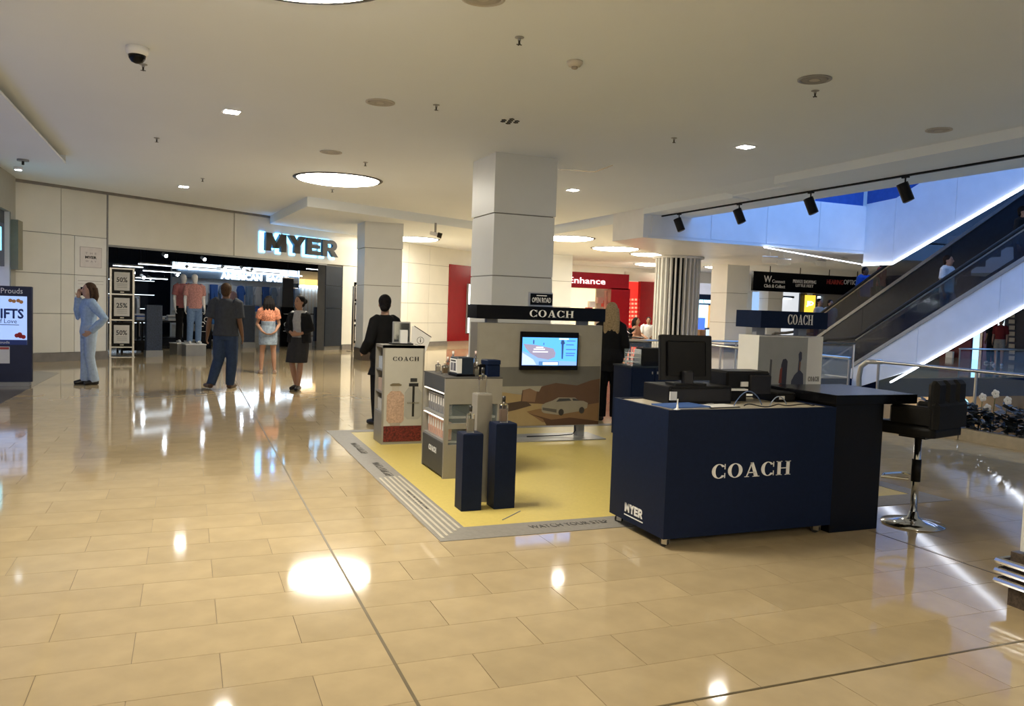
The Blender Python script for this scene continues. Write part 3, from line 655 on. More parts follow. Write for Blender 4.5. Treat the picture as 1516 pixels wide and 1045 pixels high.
# --- three plinths
def plinth(x0, x1, y0, y1, h, m, lab):
    t = thing('plinth', lab, 'plinth', ((x0+x1)/2,(y0+y1)/2,.014)); a = (x1-x0)/2; b = (y1-y0)/2
    bevel(B().box(-a,a,-b,b,0,h-.006).build('column', m, t), .003); B().box(-a+.003,a-.003,-b+.003,b-.003,h-.006,h).build('top', m, t)
plinth(1.905,2.065,5.60,5.76,.58,M['navy'],'shortest navy blue plinth with a perfume bottle on top')
plinth(2.165,2.335,5.60,5.76,.65,M['navy'],'taller navy blue plinth with a perfume bottle on top')
plinth(2.09,2.215,5.83,5.96,.85,M['taupe'],'tallest grey plinth standing behind the two navy ones')
bottle((1.985,5.68,.5945),'clear perfume bottle with black cap on the shortest navy plinth',.2,.062,(.55,.5,.42))
bottle((2.25,5.68,.6645),'clear perfume bottle with black cap on the taller navy plinth',.2,.066,(.5,.36,.28))
bottle((2.15,5.895,.8645),'clear perfume bottle with black cap on the grey plinth',.2,.066,(.55,.5,.42))
o = B().tube([(2.12,5.30,.016),(2.34,5.50,.016)],.004,6).build('pen', M['grey']); tag(o,'thin grey stick lying on the yellow mat before the plinths','stick')

# --- navy counter on castors
KX0, KX1, KY0, KY1, KZ0, KZ1 = 2.89, 4.285, 4.40, 5.12, .068, .915
t = thing('sales_counter', 'navy blue sales counter on castors with white logo lettering', 'counter', ((KX0+KX1)/2,(KY0+KY1)/2,0))
a = (KX1-KX0)/2; b = (KY1-KY0)/2; q = B()
q.box(-a,a,-b,-b+.025,KZ0,KZ1); q.box(-a,-a+.025,-b+.025,b,KZ0,KZ1); q.box(a-.025,a,-b+.025,b,KZ0,KZ1); q.box(-a+.025,a-.025,b-.025,b,KZ0,KZ1); q.box(-a+.025,a-.025,-b+.025,b-.025,KZ0,KZ0+.03)
body = q.build('body', M['navy'], t)
B().box(-a+.025,a-.025,-b+.025,b-.025,KZ1-.06,KZ1-.008).build('worktop', M['wood'], t)
logo('COACH', .655, .098, M['wht'], body, (-.015,-b-.0005,.500), ext=.004)
my = logo('myer', .235, .062, M['wht'], body, (-a-.0005,.02,.165), rz=-PI/2, ext=.003, gap=.06)
B().box(-a-.003,-a,-.105,.145,.108,.115).build('underline', M['wht'], body)
for x in (-a+.06, a-.06):
    for y in (-b+.06, b-.06):
        o = B().box(-.03,.03,-.03,.03,.058,.068).box(-.022,-.016,-.02,.02,.02,.06).box(.016,.022,-.02,.02,.02,.06).build('castor', M['steel'], t, loc=(x,y,0), rz=.5)
        B().tube([(-.014,0,0),(.014,0,0)],.029,18).build('wheel', M['rubber'], o, loc=(0,.012,.0295))
        B().tube([(-.016,0,0),(.016,0,0)],.012,12).build('hub', M['chrome'], o, loc=(0,.012,.0295))
WT = KZ1-.0075
# things on the counter
def on(u, v, y): return py(u, v, y)
cdw = thing('cash_drawer', 'wide black cash drawer on the counter under the monitor', 'cash drawer', (3.36,4.885,WT))
B().cb(-.25,.28,-.14,.20,0,.125,.006).build('casing', M['black'], cdw); B().box(-.23,.26,-.146,-.14,.02,.105).build('drawer_front', M['dkmetal'], cdw)
B().box(-.245,-.19,-.150,-.14,.03,.09).build('price_sticker', M['paper'], cdw)
mo = thing('monitor', 'black flat point of sale monitor seen from behind on the counter', 'monitor', (3.33,4.88,WT+.1255), -.12)
sc = B().cb(-.205,.205,-.02,.02,.0,.325,.008); sc.xf(Matrix.Translation((0,0,.03)) @ Matrix.Rotation(-.10,4,'X'))
sc.build('screen_housing', M['black'], mo)
bk = B().cb(-.16,.15,-.036,-.02,.03,.28,.01).xf(Matrix.Translation((0,0,.03)) @ Matrix.Rotation(-.10,4,'X')); bk.build('back_cover', M['gblack'], mo)
B().cb(-.045,.03,-.075,-.02,0,.10,.008).build('stand_neck', M['dkmetal'], mo); B().cb(-.12,.12,-.10,.08,0,.014,.004).build('stand_foot', M['black'], mo)
pt = thing('receipt_printer', 'black receipt printer with an open lid on the counter beside the monitor', 'printer', (3.87,4.92,WT), -.04)
B().cb(-.21,.17,-.10,.14,.10,.225,.015).build('body', M['black'], pt); B().cb(-.02,.17,-.12,-.09,.06,.20,.01).build('front', M['dkmetal'], pt)
B().cb(-.19,.0,-.06,.12,.0,.10,.01).build('stand', M['black'], pt); B().box(-.1,-.04,-.122,-.11,.115,.15).build('sticker', M['paper'], pt); B().box(-.21,-.06,-.15,-.10,.088,.10).build('paper_tray', M['wht'], pt)
kb = thing('cable_box', 'low black terminal box at the right of the counter top', 'terminal', (4.155,4.92,WT))
B().cb(-.085,.10,-.14,.14,0,.07,.01).build('body', M['black'], kb); B().box(-.07,.08,-.142,-.14,.015,.05).build('ports', M['dkmetal'], kb)
o = B().box(-.06,-.01,-.145,-.142,.02,.045).build('label', M['paper'], kb)
def arc(x0, x1, y, h, n=14): return [(x0+(x1-x0)*k/n, y+.05*k/n, WT+.006+h*math.sin(PI*k/n)**.8) for k in range(n+1)]
for m, lab, pts in (
  (mat('blue_cable',(.10,.16,.32),.5,noise=.05),'thin blue cable looped on the counter before the printer',arc(3.52,3.80,4.56,.10)),
  (mat('pale_blue_cable',(.28,.34,.45),.5,noise=.05),'pale blue cable arched on the counter',arc(3.83,4.02,4.56,.06)),
  (M['black'],'tangled black cable lying across the counter top',[(3.56+.64*k/30, 4.50+.025*math.sin(k*.45), WT+.008+.008*(1+math.sin(k*.6))) for k in range(31)])):
    o = B().tube(pts,.004,6).build('cable', m, None, True); tag(o, lab, 'cable')
fo = thing('blue_folder', 'blue paper folder lying flat at the corner of the counter', 'folder', (3.11,4.60,WT), .12)
B().box(-.16,.17,-.11,.11,.008,.016).build('cover', mat('blue_card',(.06,.13,.36),.55,noise=.08), fo); B().box(-.155,.165,-.105,.105,.002,.008).build('pages', M['paper'], fo)
cl = thing('clipboard', 'dark clipboard with white pages beside the blue folder', 'clipboard', (3.40,4.59,WT), .1)
B().box(-.12,.14,-.08,.08,0,.006).build('board', M['black'], cl); B().box(-.10,.13,-.07,.07,.006,.009).build('pages', M['paper'], cl); B().box(-.02,.03,.06,.085,.009,.014).build('clip', M['steel'], cl)
sd = thing('pen_stand', 'small white pen stand at the counter front edge', 'pen stand', (2.99,4.455,WT)); B().lathe([(.022,0),(.022,.008),(.008,.014),(.006,.04)],seg=14).build('base', M['wht'], sd, True); B().cyl((0,0),.005,.04,.075,8).build('pen', M['wht'], sd)

# --- black desk beside the counter with a stool
DX0, DX1 = 4.30, 4.755
t = thing('black_desk', 'gloss black desk block with a thick overhanging top beside the counter', 'desk', (DX0,4.42,0))
bevel(B().box(0,DX1-DX0,0,.62,0,.93).build('block', M['gblack'], t),.004)
bevel(B().prism([(-.02,-.02),(.76,-.02),(.76,.74),(-.28,.74),(-.28,.70),(-.02,.70)],.93,1.0).build('top', M['gblack'], t),.004)
t = thing('bar_stool', 'black padded bar stool on a chrome pedestal with a round foot', 'stool', (5.15,4.45,0), math.radians(-165))
B().lathe([(.225,0),(.225,.012),(.12,.03),(.04,.055),(.03,.10)],seg=40).build('base', M['chrome'], t, True)
B().cyl((0,0),.026,.09,.68,18).build('column', M['chrome'], t, True)
B().cyl((0,0),.034,.33,.5,16).build('sleeve', M['black'], t, True)
B().tube([(-.03,0,.34),(-.16,-.08,.34),(-.2,-.2,.34),(0,-.25,.34),(.12,-.2,.34),(.03,-.04,.34)],.012,8).build('footrest', M['chrome'], t)
s_ = bevel(B().cb(-.23,.23,-.22,.22,.70,.79,.03).build('seat', M['leather'], t),.01); B().box(-.1,.1,-.1,.1,.67,.70).build('seat_plate', M['dkmetal'], t)
bc = B()
for k in range(3): bc.cb(-.235+k*.157,-.085+k*.157,.15,.23,.77,1.12,.03)
bc.cb(-.24,.24,.17,.245,.77,.97,.03)
bc.build('backrest', M['leather'], t)
for s in (-1,1): B().cb(.20*s-.03,.20*s+.03,-.12,.2,.79,.925,.02).build('armrest', M['leather'], t)

# --- second panel beyond the desk
t = thing('skyline_stand', 'smaller white display panel with a skyline picture and navy header behind the desk', 'display panel', (4.47,5.50,.014))
B().box(0,.69,0,.27,.15,1.365).build('panel', M['white'], t)
hd = B().box(-.015,.70,-.03,.30,1.43,1.575).build('header', M['navy'], t); logo('COACH', .27, .085, M['wht'], hd, (.40,-.031,1.507), gap=.06)
for x in (.05,.50): B().box(x,x+.09,.1,.16,1.365,1.43).build('header_post', M['grey'], t)
for x in (.1,.5): B().box(x,x+.08,.08,.18,0,.15).build('foot_post', M['grey'], t)
gp = B().box(.0,.52,-.004,0,.5,1.355).build('printed_sky', col(.36,.37,.36), t)
def p2(name, pts, m, k=1): return B().xz(pts, -.004-.001*k, -.004).build(name, m, gp)
p2('printed_tower',[(.235,.94),(.305,.94),(.31,1.15),(.29,1.17),(.26,1.165),(.245,1.12)],col(.045,.045,.06)); p2('printed_tower_lights',[(.225,.96),(.255,.96),(.255,1.10),(.235,1.08)],col(.22,.05,.035),2)
p2('printed_person',[(.355,.90),(.36,.98),(.39,1.03),(.425,1.06),(.43,1.16),(.425,1.21),(.44,1.235),(.46,1.225),(.463,1.17),(.45,1.14),(.45,1.07),(.485,1.04),(.495,.9)],col(.055,.06,.09)); p2('printed_face',[(.437,1.07),(.45,1.07),(.453,1.14),(.438,1.15)],col(.2,.1,.07),2)
p2('printed_water',[(0,.5),(.52,.5),(.52,.93),(0,.95)],col(.27,.28,.27),0.5); p2('printed_mast',[(.12,.95),(.14,.95),(.145,1.16),(.125,1.165)],col(.1,.1,.11))
logo('COACH', .12, .042, col(.03,.03,.03), t, (.605,-.001,.995), ext=.002, gap=.2)

# --- navy cabinet with a tablet behind the counter
t = thing('navy_cabinet', 'low navy cabinet with two doors behind the sales counter', 'cabinet', (4.80,8.12,.014))
B().box(0,.62,0,.42,.05,.87).build('carcass', M['navy'], t); B().box(.03,.59,.03,.40,0,.05).build('plinth_base', M['black'], t); B().box(-.01,.63,-.015,.43,.87,.89).build('top', M['navyd'], t)
for k in (0,1):
    d = B().box(.01+k*.305,.305+k*.305,-.014,0,.06,.86).build('door', M['navy'], t); B().cyl((.27+k*.07,-.02),.008,.80,.83,8).build('knob', M['steel'], d)
t = thing('card_terminal', 'black angled tablet stand on the navy cabinet', 'tablet', (5.05,8.30,.905)); B().yz([(-.12,0),(.12,0),(.12,.08),(.04,.21),(-.02,.20),(-.12,.05)],-.06,.26).build('stand', M['black'], t); B().box(-.08,-.06,-.06,.06,.02,.19).build('edge', M['wht'], t)
t = thing('acrylic_case', 'clear acrylic display box on the navy cabinet', 'display box', (4.90,8.28,.905)); q = B()
q.box(-.06,.06,-.1,.1,0,.006).box(-.06,-.055,-.1,.1,.006,.19).box(.055,.06,-.1,.1,.006,.19).box(-.055,.055,-.1,-.095,.006,.19).box(-.055,.055,.095,.1,.006,.19); q.build('walls', M['pane'], t)
for z in (.04,.09,.14): B().box(-.05,.05,-.09,.09,z,z+.006).build('tier', M['wht'], t)
# ================================================================== people
def V3(*a): return Vector(a)
def remesh(o, vox, sm=2):
    md = o.modifiers.new('skin', 'REMESH'); md.mode = 'VOXEL'; md.voxel_size = vox; md.use_smooth_shade = True
    if sm: s = o.modifiers.new('smooth', 'SMOOTH'); s.factor = .5; s.iterations = sm
    return o
skin = {k: mat('skin_'+k, c, .5, noise=.06, nscale=30, spec=.35) for k, c in dict(light=(.50,.31,.22), tan=(.40,.22,.14), brown=(.16,.085,.05), olive=(.34,.19,.12), doll=(.80,.80,.80)).items()}
hairm = {k: mat('hair_'+k, c, .6, noise=.35, nscale=60, spec=.1) for k, c in dict(black=(.012,.010,.010), dark=(.022,.014,.011), blonde=(.34,.25,.14), brown=(.06,.035,.02)).items()}
eyem = mat('eye_dark',(.02,.015,.012),.15,noise=.05); lipm = mat('lips',(.30,.10,.085),.5,noise=.05)
TORSO_M = [(.80,.135,.095),(.88,.168,.112),(.97,.160,.112),(1.06,.148,.108),(1.18,.158,.115),(1.28,.172,.118),(1.36,.178,.105),(1.415,.150,.085),(1.445,.09,.07)]
TORSO_F = [(.80,.140,.10),(.88,.170,.118),(.96,.155,.110),(1.05,.122,.092),(1.15,.130,.100),(1.25,.145,.118),(1.33,.152,.10),(1.39,.138,.08),(1.425,.075,.065)]
def person(label, loc, rz, h=1.70, sex='m', tone='light', hair=('short','dark'), pose=None, top=None, bottom=None, jacket=None, shoes=None, vox=.011, name='person', cat='person', face=True, group=None, lean=(0,0), headtilt=0.0, bare_hands=True):
    """one continuous body; hair and clothes are its children. Faces local -y. Measures for 1.70 m, then scaled."""
    k = h/1.70; P = dict(el={-1:V3(-.215,.02,1.11), 1:V3(.215,.02,1.11)}, wr={-1:V3(-.225,-.04,.87), 1:V3(.225,-.04,.87)},
        kn={-1:V3(-.095,-.015,.47), 1:V3(.095,-.015,.47)}, an={-1:V3(-.10,.02,.085), 1:V3(.10,.02,.085)}, toe={-1:V3(-.03,-.16,0), 1:V3(.03,-.16,0)}, hd={}, head=V3(0,0,0), yaw=0)
    if pose:
        for a, b in pose.items():
            if isinstance(b, dict): P[a].update({s: (V3(*q) if not isinstance(q, Vector) else q) for s, q in b.items()})
            else: P[a] = V3(*b) if isinstance(b, tuple) else b
    tor = TORSO_M if sex == 'm' else TORSO_F
    shx = .175 if sex == 'm' else .15; shz = 1.385 if sex == 'm' else 1.36
    lx, ly = lean
    def L(z): f = max(0, (z-.88)/.55); return lx*f, ly*f
    def tring(grow=0, z0=0, z1=9):
        r = []
        for z, a, b in tor:
            if z0 <= z <= z1: x, y = L(z); r.append((x, y, z, a+grow, b+grow))
        return r
    sh = {s: V3(s*shx+L(shz)[0], L(shz)[1], shz) for s in (-1, 1)}
    hip = {s: V3(s*.085, 0, .88) for s in (-1, 1)}
    def armpts(s): 
        a, e, w = sh[s], P['el'][s], P['wr'][s]; return [a, a.lerp(e,.5), e, e.lerp(w,.35), w]
    AR = [.056,.048,.040,.041,.027] if sex == 'm' else [.048,.040,.034,.035,.024]
    def legpts(s):
        a, n_, q = hip[s], P['kn'][s], P['an'][s]; return [a, a.lerp(n_,.5), n_, n_.lerp(q,.35), q]
    LR = [.092,.080,.056,.058,.038] if sex == 'm' else [.090,.076,.052,.054,.034]
    hx, hy = L(1.5); hc = V3(hx, hy-.012, 1.588)+P['head']; nk = V3(hx, hy+.005, 1.42)
    b = B()
    b.rings(tring(), 16)
    b.tube([nk-V3(0,0,.03), nk.lerp(hc,.45), hc-V3(0,-.005,.03)], [.062,.052,.055], 12)
    HR = Matrix.Translation(hc) @ Matrix.Rotation(P['yaw'],4,'Z') @ Matrix.Rotation(headtilt,4,'X')
    hb = B().ball((0,.008,.025),.074,.092,.092,16,10)
    hb.rings([(0,-.028,-.118,.026,.03),(0,-.03,-.10,.044,.05),(0,-.022,-.06,.058,.068),(0,-.012,-.01,.066,.08),(0,0,.04,.07,.085)],14)
    if face:
        hb.tube([(0,-.092,.018),(0,-.112,-.022),(0,-.098,-.036)],[.008,.014,.010],8)
        for s in (-1,1): hb.ball((s*.073,.012,-.01),.011,.02,.032,8,6)
    hb.xf(HR); b.add(hb.v, hb.f)
    for s in (-1, 1):
        b.tube([sh[s]-V3(s*.05,0,-.015)]+armpts(s), [.055]+AR, 12); b.tube(legpts(s), LR, 12)
        an = P['an'][s]; toe = P['toe'][s]
        b.tube([an+V3(0,.035,-.045)-toe*.1, an+V3(0,0,-.04)+toe*.35, an+V3(0,0,-.055)+toe*.95], [.036,.04,.028], 10)
        # hand: palm, four fingers and a thumb
        w = P['wr'][s]; d = (w-P['el'][s]).normalized(); d = P['hd'].get(s, d).normalized()
        inn = V3(-s,0,0)-d*V3(-s,0,0).dot(d)
        if inn.length < .2: inn = V3(0,-1,0)-d*V3(0,-1,0).dot(d)
        inn.normalize(); side = d.cross(inn).normalized()
        if side.y > 0: side = -side                       # thumb side forward
        pe = w+d*.085
        for q in (-.5,.5): b.tube([w+side*.012*q, w+d*.045+side*.034*q, pe+side*.04*q], [.022,.019,.015], 8)
        b.tube([w, w+d*.05, pe], [.024,.021,.016], 8)
        for i, ln in enumerate((.072,.080,.074,.058)):
            base = pe+side*(.03-.02*i); b.tube([base-d*.01, base+d*ln*.45+inn*.006, base+d*ln*.8+inn*.024, base+d*ln*.92+inn*.04], [.0092,.0088,.008,.0068], 7)
        tb = w+d*.03+side*.024; b.tube([tb, tb+side*.028+d*.022, tb+side*.036+d*.055+inn*.012], [.0115,.0105,.0085], 7)
    t = thing(name, label, cat, loc, rz, group); t.scale = (k,k,k)
    remesh(b.build('body', skin[tone], t), vox)
    def cloth(nm, bb, m, vx=None): return remesh(bb.build(nm, m, t), vx or .012, 3)
    # hair
    st, hcn = hair
    if st != 'none':
        q = B(); q.ball((0,.020,.040),.086,.102,.094,16,10)
        if st in ('short','bun','pony','long','longwild'): q.ball((0,.05,-.01),.074,.062,.085,14,8)
        if st == 'bun': q.ball((0,.125,.02),.055,.05,.055,10,8)
        if st == 'lowbun': q.ball((0,.05,-.01),.074,.066,.09,14,8).ball((.02,.105,-.055),.042,.036,.04,10,8)
        if st == 'pony': q.tube([(0,.10,.03),(.01,.13,-.05),(.0,.12,-.16)],[.03,.034,.014],10)
        if st == 'long':
            for xx in (-.05,-.02,.015,.05): q.tube([(xx,.075,.04),(xx*1.5,.095,-.12),(xx*1.6,.10,-.28),(xx*1.5,.09,-.42)],[.05,.045,.036,.014],10)
        if st == 'longwild':
            for xx in (-.06,-.025,.015,.055): q.tube([(xx,.07,.04),(xx*1.5,.085,-.10),(xx*1.8,.07,-.22)],[.05,.048,.018],10)
            for s in (-1,1): q.tube([(s*.06,.0,.05),(s*.085,.01,-.06),(s*.09,.0,-.2)],[.028,.03,.012],8)
        if st == 'bob': 
            q.ball((0,.04,-.02),.085,.075,.10,14,8)
            for s in (-1,1): q.tube([(s*.06,-.02,.05),(s*.08,.0,-.05),(s*.075,.02,-.12)],[.028,.03,.018],8)
        # keep the face free
        q.xf(Matrix.Translation((0,.012,.0))); q.xf(HR)
        remesh(q.build('hair', hairm[hcn], t), .010, 2)
    if face:
        for s in (-1,1): B().ball((s*.030,-.083,.012),.0095,.006,.006,8,6).xf(HR).build('eye', eyem, t, True)
        for s in (-1,1): B().ball((s*.030,-.086,.032),.016,.005,.0035,8,6).xf(HR).build('eyebrow', hairm[hcn if st != 'none' else 'dark'], t, True)
        B().ball((0,-.089,-.058),.021,.007,.0075,8,6).xf(HR).build('mouth', lipm, t, True)
    # clothes
    if top:
        m, sleeve, zlow, grow, flare = top['m'], top.get('sleeve',.5), top.get('low',.86), top.get('grow',.014), top.get('flare',0)
        q = B(); rs = [r for r in tring(grow) if r[2] >= zlow+.04]; r0 = rs[0]
        x, y = L(zlow); near_ = min(tor, key=lambda r: abs(r[0]-zlow)); q.rings([(x,y,zlow,near_[1]+grow+flare,near_[2]+grow+flare)]+rs+[(L(1.45)[0],L(1.45)[1],tor[-1][0]+.02,.072,.066)],18)
        for s in (-1,1):
            a = armpts(s); seg = [sh[s]-V3(s*.05,0,-.012)]+a; rad = [.06]+AR; g2 = grow+top.get('loose',.004)
            if sleeve >= .98: pts, rr = seg, rad
            elif sleeve > .5: pts, rr = seg[:4]+[a[2].lerp(a[4],(sleeve-.5)*2)], rad[:4]+[.036]
            else: pts, rr = [seg[0], seg[1], a[0].lerp(a[2], sleeve*2)], [rad[0], rad[1], AR[1]]
            if pts: q.tube(pts, [r+g2 for r in rr], 12)
        cloth(top.get('name','shirt'), q, m)
    if jacket:
        q = B(); g = jacket.get('grow',.026); zl = jacket.get('low',.80); rs = [r for r in tring(g) if r[2] >= zl]
        x, y = L(zl); q.rings([(x,y,zl,rs[0][3]+jacket.get('flare',.01),rs[0][4]+jacket.get('flare',.01))]+rs+[(L(1.46)[0],L(1.46)[1],tor[-1][0]+.025,.075,.068)],18)
        for s in (-1,1): q.tube([sh[s]-V3(s*.05,0,-.012)]+armpts(s)[:-1]+[armpts(s)[-1].lerp(armpts(s)[-2],.08)], [r+g for r in [.058]+AR], 12)
        cloth('jacket', q, jacket['m'])
    if bottom:
        m, kind, g = bottom['m'], bottom['kind'], bottom.get('grow',.016)
        q = B(); rs = [r for r in tring(g) if r[2] <= bottom.get('waist',1.0)]
        if kind == 'trousers':
            q.rings(rs,16)
            fl = bottom.get('hem',.056)
            for s in (-1,1):
                a = legpts(s); q.tube([a[0]+V3(0,0,.03)]+a[1:4]+[a[4]+V3(0,0,-.03)], [LR[0]+g*.8, LR[1]+g, LR[2]+g+.008, LR[3]+g+.004, fl], 12)
        elif kind == 'skirt':
            zb, fl = bottom.get('hemz',.50), bottom.get('flare',.03); cxk = (P['kn'][-1]+P['kn'][1])*.5*(.88-zb)/.41
            q.rings([(cxk.x,cxk.y,zb,.175+fl,.13+fl),(cxk.x*.5,cxk.y*.5,(zb+.85)/2,.19+fl*.5,.138+fl*.4),(0,0,.82,.195,.14)]+[r for r in rs if r[2] > .85],18)
        elif kind == 'shorts':
            q.rings(rs,16); zb = bottom.get('hemz',.62)
            for s in (-1,1):
                a, n_ = hip[s], P['kn'][s]; f = (.88-zb)/.41; q.tube([a+V3(0,0,.03), a.lerp(n_,f*.5), a.lerp(n_,f)], [.105,.108,.105], 12)
        cloth(kind, q, m)
    if shoes:
        for s in (-1,1):
            an = P['an'][s]; toe = P['toe'][s]; q = B()
            q.tube([an+V3(0,.04,-.048)-toe*.12, an+V3(0,.0,-.04)+toe*.35, an+V3(0,0,-.05)+toe*.7, an+V3(0,0,-.056)+toe*1.08], [.042,.047,.041,.03], 12)
            zmin = max(an.z-.086, 0)
            q.v = [(x_, y_, max(z_, zmin)) for x_, y_, z_ in q.v]
            remesh(q.build('shoe', shoes, t), .010, 1)
    return t
fab = lambda n_, c, r=.8, **kk: mat(n_, c, r, noise=kk.get('noise',.12), nscale=kk.get('ns',25), bump=.15, bscale=120, spec=.2)
FB = dict(lblue=fab('light_blue_cloth',(.33,.45,.62)), greytee=fab('charcoal_tee',(.045,.05,.06)), jeans=fab('dark_jeans',(.03,.05,.10)), blackc=fab('black_cloth',(.008,.008,.009)), white=fab('white_cloth',(.62,.62,.62)), palegrey=fab('pale_grey_cloth',(.36,.36,.36)),
  charcoal=fab('charcoal_skirt',(.03,.03,.032)), floral=fab('orange_floral',(.62,.25,.15),noise=.7,ns=60), denim=fab('washed_denim',(.27,.33,.40),noise=.3,ns=18), royal=fab('royal_blue',(.03,.10,.42)), orange=fab('orange_shirt',(.5,.06,.03)), pinktee=fab('pink_print_tee',(.52,.26,.24),noise=.3,ns=40), pinkdress=fab('pink_dress',(.62,.40,.42)), midjeans=fab('mid_jeans',(.16,.25,.42)), khaki=fab('khaki',(.3,.26,.2)), beige=fab('beige_cloth',(.5,.4,.32)), darkred=fab('dark_red_cloth',(.16,.02,.02)))
bshoe = mat('black_shoe',(.012,.011,.011),.35,noise=.1); brshoe = mat('brown_shoe',(.07,.035,.02),.4,noise=.1)

# woman on the phone, facing left
t = person('person in a light blue blouse and trousers talking on a phone by the store wall', pz(131,569), -PI/2+.45, 1.69, 'f', 'light', ('longwild','brown'),
  dict(el={-1:(-.22,-.10,1.13), 1:(.30,.14,1.12)}, wr={-1:(-.10,-.13,1.46), 1:(.20,-.04,.90)}, hd={-1:V3(.2,.1,1), 1:V3(-.5,-.6,-.5)}, an={-1:(-.08,-.02,.085), 1:(.09,.06,.085)}),
  top=dict(m=FB['lblue'], sleeve=1, low=.92, grow=.02, loose=.012, name='blouse'), bottom=dict(m=fab('pale_blue_trousers',(.38,.47,.58)), kind='trousers', hem=.085, waist=1.06), shoes=bshoe)
ph = thing('mobile_phone', 'dark mobile phone held to the ear of the person in light blue', 'phone', t.matrix_basis @ V3(-.098,-.06,1.565), t.rotation_euler.z)
bevel(B().box(-.006,.006,-.035,.035,-.07,.07).build('case', M['gblack'], ph),.003); B().box(-.0068,-.006,-.01,.01,.04,.06).build('lens_patch', M['dkmetal'], ph)
w_ = B().tube([(0,0,-.018),(0,0,.018)],.031,14).build('wrist_band', M['black'], t, True); w_.location = (.208,-.025,.945); w_.rotation_euler = (.6,-.3,0)
# man in charcoal tee, back three quarters, mid stride
t = person('person in a charcoal t-shirt and dark jeans walking toward the store, seen from behind', pz(333,575), PI-.25, 1.76, 'm', 'brown', ('short','brown'),
  dict(kn={1:(.11,-.03,.47), -1:(-.10,-.02,.47)}, an={1:(.20,.10,.10), -1:(-.06,-.08,.085)}, wr={1:(.30,-.06,.86), -1:(-.24,-.10,.86)}, el={1:(.25,.03,1.10), -1:(-.22,.02,1.10)}, toe={1:(.12,-.13,0), -1:(-.05,-.16,0)}, yaw=.0),
  top=dict(m=FB['greytee'], sleeve=.42, low=.86, grow=.03, loose=.014, flare=.015, name='t_shirt'), bottom=dict(m=FB['jeans'], kind='trousers', grow=.026, hem=.07), shoes=brshoe)
# girl in floral top and denim pinafore, back to us, looking down
t = person('person in an orange floral top and denim pinafore, seen from behind', pz(396,553), PI, 1.60, 'f', 'tan', ('longwild','black'),
  dict(el={-1:(-.23,-.02,1.08), 1:(.23,-.02,1.08)}, wr={-1:(-.14,.13,.93), 1:(.14,.13,.93)}, hd={-1:V3(.7,.2,-.5), 1:V3(-.7,.2,-.5)}, head=(0,-.05,-.03), an={-1:(-.14,.02,.085), 1:(.14,.02,.085)}, kn={-1:(-.12,-.01,.47), 1:(.12,-.01,.47)}), headtilt=.35,
  top=dict(m=FB['floral'], sleeve=.30, low=.92, grow=.02, loose=.02, name='floral_top'), bottom=dict(m=FB['denim'], kind='skirt', hemz=.63, flare=.02, waist=1.2, grow=.028), shoes=mat('pale_sandal',(.35,.25,.18),.5,noise=.1))
# staff woman in cardigan and skirt
t = person('person in a black cardigan, white blouse and dark skirt standing with clasped hands', pz(441,577), -.55, 1.60, 'f', 'olive', ('bun','black'),
  dict(el={-1:(-.24,.02,1.10), 1:(.24,.02,1.10)}, wr={-1:(-.06,-.17,1.03), 1:(.08,-.17,1.02)}, hd={-1:V3(1,-.3,-.1), 1:V3(-1,-.3,-.1)}, an={-1:(-.06,.05,.085), 1:(.03,-.06,.085)}, kn={-1:(-.11,-.02,.47), 1:(.05,-.03,.47)}, yaw=-.35),
  top=dict(m=FB['palegrey'], sleeve=.3, low=.82, grow=.010, flare=.006, name='blouse'), bottom=dict(m=FB['charcoal'], kind='skirt', hemz=.50, flare=.025), shoes=bshoe)
q = B()
for s in (-1,1):
    q.rings([(s*.135,.02,.86,.085,.145),(s*.125,.02,1.06,.078,.13),(s*.12,.015,1.2,.085,.142),(s*.11,.01,1.33,.085,.125),(s*.085,.01,1.40,.065,.09)],12)
    q.tube([V3(s*.12,0,1.37),V3(s*.15,0,1.36),V3(s*.24,.02,1.10),V3(s*(.13),-.12,1.045)],[.066,.066,.054,.046],12)
q.rings([(0,.10,.92,.12,.04),(0,.09,1.1,.11,.035),(0,.085,1.35,.11,.04)],10)
remesh(q.build('cardigan', FB['blackc'], t), .012, 3)
# woman in black seen from behind by the tall shelf unit
t = person('person in a black jacket with dark hair tied low, standing behind the tall shelf unit', pz(566,628), PI+.35, 1.63, 'f', 'light', ('lowbun','black'),
  dict(el={1:(.25,.03,1.10), -1:(-.27,.05,1.10)}, wr={1:(.22,-.16,.95), -1:(-.25,-.06,.88)}, hd={1:V3(-.2,-1,-.2)}, yaw=-.55),
  jacket=dict(m=FB['blackc'], low=.66, flare=.05, grow=.035), bottom=dict(m=FB['blackc'], kind='trousers', grow=.02, hem=.06), shoes=bshoe)
# blonde woman in black behind the panel
t = person('person in black with long straight blonde hair beside the television panel', pz(899,622), PI-.45, 1.64, 'f', 'light', ('long','blonde'),
  dict(el={-1:(-.22,.0,1.10), 1:(.23,-.02,1.10)}, wr={-1:(-.2,-.14,.93), 1:(.2,-.14,.9)}, yaw=.0),
  jacket=dict(m=FB['blackc'], low=.72, flare=.03, grow=.03), bottom=dict(m=FB['blackc'], kind='trousers', grow=.018, hem=.075), shoes=bshoe)
